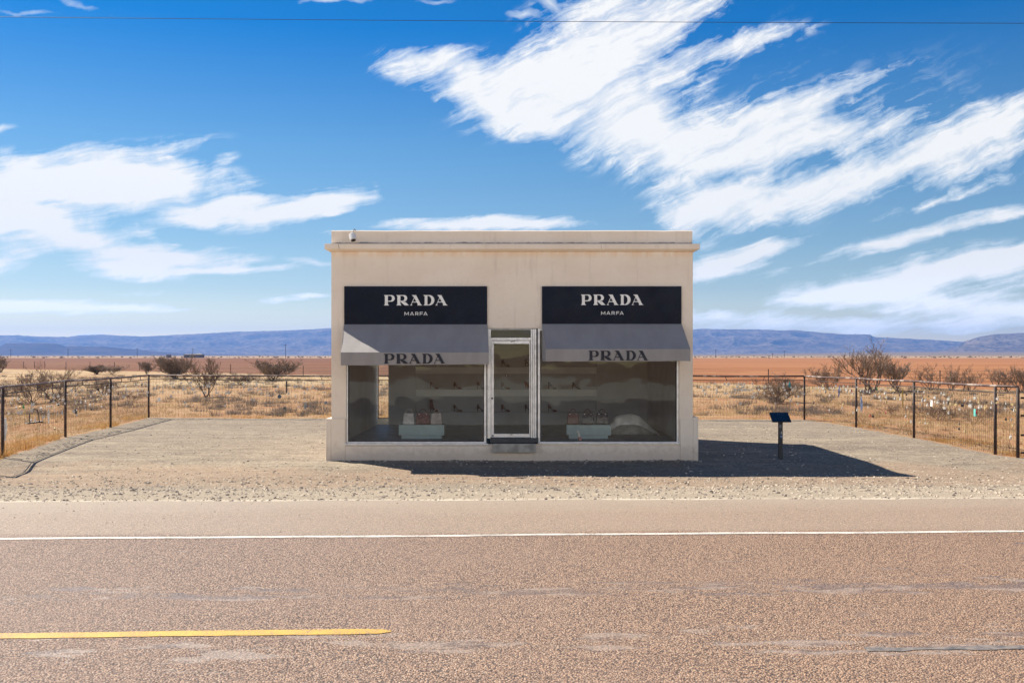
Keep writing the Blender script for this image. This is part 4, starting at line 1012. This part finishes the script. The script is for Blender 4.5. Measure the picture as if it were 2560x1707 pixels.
# ------------------------------------------------------------------ bare bushes
m, g, b = new_mat('grey bark'); p = g.obj()
g.put(g.mix(g.noise(p, 3, 3), (.085,.062,.05), (.18,.135,.105)), b.inputs['Base Color']); b.inputs['Roughness'].default_value = .95; mbark = m
m, g, b = new_mat('pale twigs'); p = g.obj()
g.put(g.mix(g.noise(p, 3, 3), (.16,.115,.09), (.30,.23,.17)), b.inputs['Base Color']); b.inputs['Roughness'].default_value = .95; mtwig = m
def bush(px, pyb, h, wd, label, seed, stems=8, lean=0, depth=None, twig=.006, dens=1., cat='bush', spread=1., levels=3):
    d = depth or ground_depth(px, pyb); x = (px-1280)/F*d; z = gz(x, d)
    r2 = random.Random(seed); B_ = MB(); T_ = MB()
    def grow(p0, dr, L, rad, lev):
        n_ = 4 if lev else 5; pts = [p0]; dd = dr.copy()
        for i in range(n_):
            dd = (dd + Vector((r2.uniform(-.3,.3), r2.uniform(-.3,.3), r2.uniform(-.08,.30)))*.8).normalized()
            pts.append(pts[-1]+dd*L/n_)
        r_end = rad*.35
        (B_ if lev < 2 else T_).tube(pts, rad, 3 if lev else 5, caps=False, r1=max(twig*.4, r_end))
        if lev < levels:
            nb = int((3.6 if lev < 2 else 3.0)*dens + r2.random())
            for k in range(nb+1):
                t = r2.uniform(.25, 1.); i = min(n_-1, int(t*n_)); q0 = pts[i].lerp(pts[i+1], t*n_-i)
                a = r2.uniform(0, 2*math.pi); sp = r2.uniform(.4, 1.0)
                u = dd.orthogonal().normalized(); v = dd.cross(u)
                nd = (dd + (u*math.cos(a)+v*math.sin(a))*sp + Vector((0,0,.45))).normalized()
                grow(q0, nd, L*r2.uniform(.42,.68), max(twig*.5, rad*.5), lev+1)
    for k in range(stems):
        a = 2*math.pi*(k+r2.uniform(-.4,.4))/stems; tl = r2.uniform(.15, 1.)*spread
        dr = Vector((math.cos(a)*tl+lean, math.sin(a)*tl*.8, 1.)).normalized()
        grow(Vector((r2.uniform(-.08,.08), r2.uniform(-.08,.08), -.05)), dr, 1.*r2.uniform(.75,1.1), .011*max(h,.8)**.5, 0)
    pts = np.array(B_.v+T_.v); hz_ = np.percentile(pts[:,2], 99.5); wx = np.percentile(np.abs(pts[:,0]), 98)
    kz = h/hz_; kx = (wd/2)/wx
    B_.v = [(a*kx, b_*kx, c*kz) for a, b_, c in B_.v]; T_.v = [(a*kx, b_*kx, c*kz) for a, b_, c in T_.v]
    s = empty('bare_bush', (x, d, z), label, cat, 'leafless bushes in the scrub')
    B_.build('stems', mbark, s); T_.build('twigs', mtwig, s)
    return s
bush(77, 1008, 1.5, 2.1, 'sparse leafless bush behind leftmost fence panel, with open upright twigs', 1, stems=9, dens=.9, twig=.007)
bush(133, 1003, 1.75, 2.4, 'taller leafless bush behind leftmost panel just left of second post', 2, stems=9, dens=.9, twig=.007)
bush(262, 985, 1.0, 3.0, 'low wide grey bush behind the third post of left fence', 3, stems=12, twig=.008)
bush(243, 936, 1.1, 2.6, 'round dark bush before the wire fence, left one of a close pair', 4, stems=14, twig=.014, dens=1.2, spread=.7)
bush(280, 936, 1.1, 3.2, 'looser dark bush before the wire fence, right one of a close pair', 5, stems=12, twig=.014)
bush(367, 935, 1.5, 1.9, 'upright dark bush standing alone above corner of left fence', 6, stems=14, twig=.015, dens=1.3, spread=.6)
bush(438, 946, 2.0, 3.4, 'dense dark round bush in front of ploughed field below far shed', 7, stems=18, twig=.014, dens=1.4, spread=.8)
bush(517, 992, 2.2, 2.9, 'small leafless tree with bare trunk behind back fence left of shop', 8, stems=6, twig=.009, dens=1.2, spread=.75, cat='tree')
bush(683, 951, 1.8, 3.9, 'wide spiky bush behind back fence nearest left wall of shop', 9, stems=16, twig=.013, dens=1.2, spread=1.1)
bush(600, 962, .95, 3.4, 'low brown scrub between the small tree and the spiky bush', 10, stems=14, twig=.011)
bush(3, 931, 2.1, 2.0, 'tall thin bush cut by left edge of picture', 12, stems=10, twig=.015, spread=.6)
bush(20, 990, .8, 3., 'low grey bush behind leftmost panel at left edge', 13, stems=12, twig=.009)
bush(330, 1004, .55, 1.6, 'small grey shrub behind the third panel of left fence', 14, stems=10, twig=.008)
bush(1950, 1005, 1.25, 2.3, 'wide tangled bush behind back fence just right of reading stand', 15, stems=14, twig=.008, dens=1.1)
bush(2178, 985, 2.85, 4.6, 'largest bare tree reaching above the horizon behind right fence', 16, stems=8, twig=.008, dens=1.12, spread=.8, cat='tree')
bush(2075, 975, 1.6, 3.0, 'leaning branches of dark bush left of the largest bare tree', 17, stems=9, twig=.010, lean=-.5)
bush(2238, 978, 2.1, 2.3, 'slim bare bush immediately right of the largest bare tree', 18, stems=8, twig=.010, spread=.6)
bush(2325, 975, 1.65, 2.6, 'upright bare bush above third post of right fence', 19, stems=8, twig=.007, dens=.9, spread=.7)
bush(2380, 975, 1.65, 2.6, 'middle bare bush of the row above right fence', 20, stems=8, twig=.007, dens=.9, spread=.7)
bush(2425, 978, 1.65, 2.4, 'bare bush ending the row before the orange gap', 21, stems=8, twig=.007, dens=.9, spread=.8)
bush(2510, 980, 1.5, 2.2, 'bare bush above the last panel of right fence', 22, stems=8, twig=.007, dens=.9)
bush(2556, 982, 1.7, 2.2, 'dense bare bush cut by right edge of picture', 23, stems=14, twig=.010)
bush(2345, 1050, .75, 2.0, 'fallen grey brush pile low behind fourth panel of right fence', 24, stems=12, twig=.006, spread=1.8)
bush(2440, 1058, .6, 1.5, 'small brush pile low behind right fence by last posts', 25, stems=9, twig=.006, spread=1.8)
bush(2235, 1040, .5, 1.5, 'low dry brush behind third panel of right fence', 26, stems=9, twig=.006, spread=1.6)

# ------------------------------------------------------------------ ground cover
def grass_mat(name, c1, c2, sc_=1.2):
    m, g, b = new_mat(name); p = g.pos()
    g.put(g.mix(g.ss(g.noise(p, sc_, 4, .6), .35, .65), c1, c2), b.inputs['Base Color']); b.inputs['Roughness'].default_value = .9; b.inputs['Specular IOR Level'].default_value = .2
    tl = g.n('ShaderNodeBsdfTranslucent'); g.nt.links.new(b.inputs['Base Color'].links[0].from_socket, tl.inputs[0])
    ms = g.n('ShaderNodeMixShader'); ms.inputs[0].default_value = .5; o_ = m.node_tree.nodes['Material Output']
    g.nt.links.new(b.outputs[0], ms.inputs[1]); g.nt.links.new(tl.outputs[0], ms.inputs[2]); g.nt.links.new(ms.outputs[0], o_.inputs[0])
    return m
mg1 = grass_mat('golden grass', (.52,.29,.10), (.56,.38,.18)); mg2 = grass_mat('straw grass', (.50,.36,.19), (.34,.235,.135), .5); mg3 = grass_mat('grey scrub', (.20,.165,.14), (.12,.10,.085), .8)
rs = np.random.RandomState(5)
def tufts(name, pts, hts, mt_, blades, wid, spr, label, cat):
    n_ = len(pts); N = n_*blades
    base = np.repeat(np.array(pts), blades, 0); H = np.repeat(np.array(hts), blades)*(.55+.6*rs.rand(N))
    a = rs.rand(N)*2*np.pi; r__ = spr*rs.rand(N)**.5
    bx = base[:,0]+np.cos(a)*r__*.6; by = base[:,1]+np.sin(a)*r__*.6
    bz = hgt(bx, by)-.01
    tx = bx+np.cos(a)*H*(.15+.5*rs.rand(N)); ty = by+np.sin(a)*H*(.15+.5*rs.rand(N)); tz = bz+H
    b2 = rs.rand(N)*np.pi; wx_, wy_ = np.cos(b2)*wid, np.sin(b2)*wid*.3
    V_ = np.stack([np.stack([bx-wx_,by-wy_,bz],1), np.stack([bx+wx_,by+wy_,bz],1), np.stack([tx,ty,tz],1)],1).reshape(-1,3)
    Fc = np.arange(N*3).reshape(-1,3)
    me_ = bpy.data.meshes.new(name); me_.from_pydata(V_.tolist(), [], Fc.tolist()); me_.update(); me_.materials.append(mt_)
    o = bpy.data.objects.new(name, me_); C.objects.link(o); return tag(o, label, cat, kind='stuff')
# golden fringe just outside the fences
pts = []; hts = []
def along(P_, n_, o0, o1, h0, h1):
    segs = [(P_[i], P_[i+1], (P_[i+1]-P_[i]).length) for i in range(len(P_)-1)]; tot = sum(s_[2] for s_ in segs)
    for _ in range(n_):
        r__ = rs.rand()*tot
        for a, b_, L in segs:
            if r__ <= L: break
            r__ -= L
        q_ = a.lerp(b_, r__/L); d_ = (b_-a).normalized(); nrm_ = Vector((-d_.y, d_.x, 0))
        off = o0+(o1-o0)*rs.rand()**1.6
        clump = mnoise.noise(Vector((q_.x*.6, q_.y*.6, 2)))
        if clump < .0 and rs.rand() < .8: continue
        pts.append((q_.x+nrm_.x*off, q_.y+nrm_.y*off)); hts.append((h0+(h1-h0)*rs.rand())*(1+clump))
along(PL, 650, .02, .8, .06, .22); along(PB, 600, .05, 1.3, .04, .12); along(PR[::1], 450, .1, 1.3, .04, .12)
tufts('golden_grass', pts, hts, mg1, 14, .006, .12, 'golden dry grass growing along the foot of the fences', 'grass')
pts = []; hts = []
for _ in range(17000):
    y_ = 36+ (rs.rand()**1.5)*78; x_ = (rs.rand()-.5)*1.12*y_
    if y_ < 37 and -13 < x_ < 10.5: continue
    if sdist(np.array([x_]), np.array([y_]), poly)[0] > -.3: continue
    if y_ > 92-.87*x_*1.0: continue
    cl = mnoise.fractal(Vector((x_*.22, y_*.12, 7)), .8, 2, 3)
    if cl < -.05 and rs.rand() < .75: continue
    pts.append((x_, y_)); hts.append(.05+.11*rs.rand())
for _ in range(3000):
    sx_ = 1 if rs.rand() < .5 else -1
    y_ = 20+18*rs.rand(); x_ = sx_*(11+9*rs.rand())
    if sdist(np.array([x_]), np.array([y_]), poly)[0] > -.3: continue
    pts.append((x_, y_)); hts.append(.06+.12*rs.rand())
tufts('straw_grass', pts, hts, mg2, 9, .010, .22, 'pale straw grass covering the scrubland behind the fence', 'grass')
pts = []; hts = []
for _ in range(2600):
    y_ = 37+ (rs.rand()**1.3)*70; x_ = (rs.rand()-.5)*1.12*y_
    if sdist(np.array([x_]), np.array([y_]), poly)[0] > -.5 or y_ > 90-.87*x_: continue
    cl = mnoise.fractal(Vector((x_*.3, y_*.2, 17)), .8, 2, 3)
    if cl < .02: continue
    for k in range(3): pts.append((x_+rs.randn()*.2, y_+rs.randn()*.12)); hts.append(.16+.2*rs.rand())
tufts('grey_scrub', pts, hts, mg3, 26, .007, .26, 'low grey scrub clumps scattered in the straw grass', 'scrub')
# far scrub line at the end of the field
pts = []; hts = []
for _ in range(420):
    y_ = 700+rs.rand()*500; x_ = (rs.rand()-.5)*1.1*y_
    pts.append((x_, y_)); hts.append(.6+1.3*rs.rand()**3)
tufts('far_scrub', pts, hts, mg3, 20, .22, 1.3, 'line of tiny dark scrub where the field meets the plain', 'scrub')

# stones
def stones(name, n_, f, smin, smax, mt_, label, seed):
    rs2 = np.random.RandomState(seed); base = []
    for k in range(6):
        r3 = random.Random(seed*10+k); ic = [(0,0,.6),(.9,0,.1),(.3,.85,.1),(-.75,.5,.12),(-.7,-.55,.08),(.35,-.85,.1),(.5,.3,.5),(-.4,.1,.55),(0,-.5,.45)]
        base.append([(a*r3.uniform(.7,1.2), b_*r3.uniform(.6,1.1), c*r3.uniform(.6,1.2)) for a, b_, c in ic])
    fcs = [(1,2,6),(2,3,7),(3,4,7),(4,5,8),(5,1,8),(6,2,0),(2,7,0),(7,4,8),(7,8,0),(8,6,0),(1,6,8)]
    V_ = []; Fs = []
    for i in range(n_):
        x_, y_ = f(rs2); s_ = smin+(smax-smin)*rs2.rand()**5; a = rs2.rand()*6.28; ca, sa = math.cos(a), math.sin(a)
        z_ = gz(x_, y_) if y_ > EDGE0+EDGE1*x_ else .001; b0_ = len(V_)
        for (p0, p1, p2) in base[i % 6]: V_.append((x_+(p0*ca-p1*sa)*s_, y_+(p0*sa+p1*ca)*s_, z_+p2*s_*.9-.05*s_))
        Fs += [tuple(k+b0_ for k in t) for t in fcs]
    return tag(MB().add(V_, Fs).build(name, mt_), label, 'stones', kind='stuff')
m, g, b = new_mat('gravel stone'); p = g.pos()
vv = g.voro(p, 9, out='Color'); a_, _, _ = g.sep(vv)
g.put(g.mix(g.ss(a_, .12, .5), (.13,.105,.09), (.50,.42,.325)), b.inputs['Base Color']); b.inputs['Roughness'].default_value = .9; mstone = m
def fA(r_):
    x_ = (r_.rand()-.5)*22; return x_, 1/(1/13.15+(1/18.2-1/13.15)*r_.rand()) + EDGE1*x_
stones('gravel_stones', 16000, fA, .009, .046, mstone, 'loose stones scattered over the gravel shoulder', 1)
def fB(r_):
    return (r_.rand()-.5)*23, 17.2+r_.rand()**1.8*15
stones('lot_pebbles', 9000, fB, .008, .042, mstone, 'small pebbles scattered over the sandy lot', 2)
def fD(r_):
    if r_.rand() < .75: return (r_.rand()-.5)*7.9, 20.94-r_.rand()**2*.25
    return (-3.95 if r_.rand() < .5 else 3.95)+(r_.rand()-.5)*.12, 21+r_.rand()*6
stones('wall_foot_stones', 900, fD, .012, .05, mstone, 'loose stones and dirt heaped at foot of the shop wall', 4)
def fC(r_):
    x_ = (r_.rand()-.5)*16; return x_, 13.0+EDGE1*x_ - r_.rand()**2.5*2.5
stones('road_grit', 500, fC, .005, .018, mstone, 'grit lying on the paved shoulder', 3)

# ------------------------------------------------------------------ far things
mpole = mat('dark pole wood', (.05,.04,.035), .9); mtp = mat('dark fence post', (.06,.045,.04), .8)
# barbed wire fence in front of the field
bw = [(-20,921),(59,920.5),(86,920.5),(112,920),(165,921),(225,922),(286,924),(349,926),(576,934),(758,940)]
pp = []
for px, py in bw:
    d = ground_depth(px, py); pp.append(Vector(((px-1280)/F*d, d, gz((px-1280)/F*d, d))))
for px, d in ((900, 97), (1150, 92), (1400, 87), (1650, 83), (1921, 80), (2150, 76), (2350, 72), (2600, 70)):
    x = (px-1280)/F*d; pp.append(Vector((x, d, gz(x, d))))
s = empty('wire_fence', pp[0], 'thin wire fence with slim posts along edge of ploughed field', 'fence')
for i, p_ in enumerate(pp):
    part(MB().tube([p_-Vector((0,0,.1)), p_+Vector((0,0,1.15))], .038, 6), 'post', mtp, s)
mb = MB()
for h in (.35,.6,.85,1.08):
    mb.tube([p_+Vector((0,0,h)) for p_ in pp], .007, 3, caps=False)
part(mb, 'wires', mwire, s)
# utility poles
ptop = {27:872,170:871,343:869.5,482:870,714:859.6,1789:873.5,1931:882,1961:876,2124:880.5}
plabel = {27:'utility pole nearest left edge of picture',170:'utility pole in front of the dark left mesa',343:'utility pole right of the mesa, left of far shed',482:'utility pole standing beside the far shed',714:'tallest utility pole just left of the shop',
          1789:'utility pole nearest right wall of shop',1931:'faint short pole left of the pole above reading stand',1961:'utility pole straight above the reading stand',2124:'faint utility pole left of the largest bare tree'}
for px, t_ in ptop.items():
    d = 640 if px == 714 else 800; x = (px-1280)/F*d; z = gz(x, d); zt_ = EYE-(t_-887)/F*d
    s = empty('utility_pole', (x, d, z), plabel[px], 'pole', 'distant utility poles')
    part(MB().tube([(x,d,z-.2),(x,d,zt_)], .17, 6, r1=.13), 'shaft', mpole, s)
    part(MB().box(x-1.1, x+1.1, d-.25, d-.14, zt_-.9, zt_-.72), 'crossarm', mpole, s)
# shed and small hut
msh = mat('grey shed boards', (.16,.125,.11), .9, var=.2); mshr = mat('dull tin roof', (.13,.11,.10), .6)
d = 760
s = empty('far_shed', at(482, d), 'long low dark shed at far edge of field', 'shed')
x0, x1 = fx(460, d), fx(505, d); z0 = gz(x0, d)
xm0, xm1 = fx(473, d), fx(478, d); hz_ = 2.5
part(MB().box(x0, xm0, d, d+6, z0, z0+hz_).box(xm1, x1, d, d+6, z0, z0+hz_), 'wall', msh, s)
part(MB().box(xm0+.01, xm1-.01, d+1, d+5.9, z0, z0+hz_-.1), 'pale_wall', mat('pale boards', (.42,.38,.34), .9), s)
part(MB().add([(x0-.4,d-.4,z0+hz_),(xm1,d-.4,z0+hz_),(xm1,d+6.4,z0+hz_+.5),(x0-.4,d+6.4,z0+hz_+.5)], [(0,1,2,3)]).add([(xm1,d-.4,z0+hz_),(x1+.3,d-.4,z0+hz_),((xm1+x1)/2+2,d+3,z0+hz_+1.0),(xm1,d+6.4,z0+hz_+.6)], [(0,1,2,3)]), 'roof', mshr, s)
for k, px in enumerate((464, 468.5, 484, 490, 496, 501)): part(MB().box(fx(px,d), fx(px+2.2,d), d-.06, d-.01, z0+.9, z0+1.9), 'window', mdk, s)
s = empty('far_hut', at(420, d), 'tiny square dark hut left of the long shed', 'hut')
x0, x1 = fx(415.5, d), fx(425, d); part(MB().box(x0, x1, d, d+3, gz(x0,d), gz(x0,d)+2.3), 'wall', msh, s); part(MB().box(x0-.2, x1+.2, d-.2, d+3.2, gz(x0,d)+2.3, gz(x0,d)+2.45), 'roof', mshr, s)
# overhead cable
pts = []
dcab = 14.5
for k in range(81):
    x = -60+120*k/80; px_n = 1280+x/dcab*F
    yy = 42 + 20*((px_n)/2560) if True else 0
    t = px_n/2560; row = 44 + (57-44)*(1-(1-min(max(t,0),1))**2)*1.0 if 0 <= t <= 1 else (44-26*(-t) if t < 0 else 57+ .0)
    z = EYE + (887-(43+27*t-11*t*t))/F*dcab
    pts.append((x, dcab, z))
o = MB().tube(pts, .004, 5).build('overhead_cable', mdk); tag(o, 'single thin dark cable crossing the sky above the shop', 'cable')
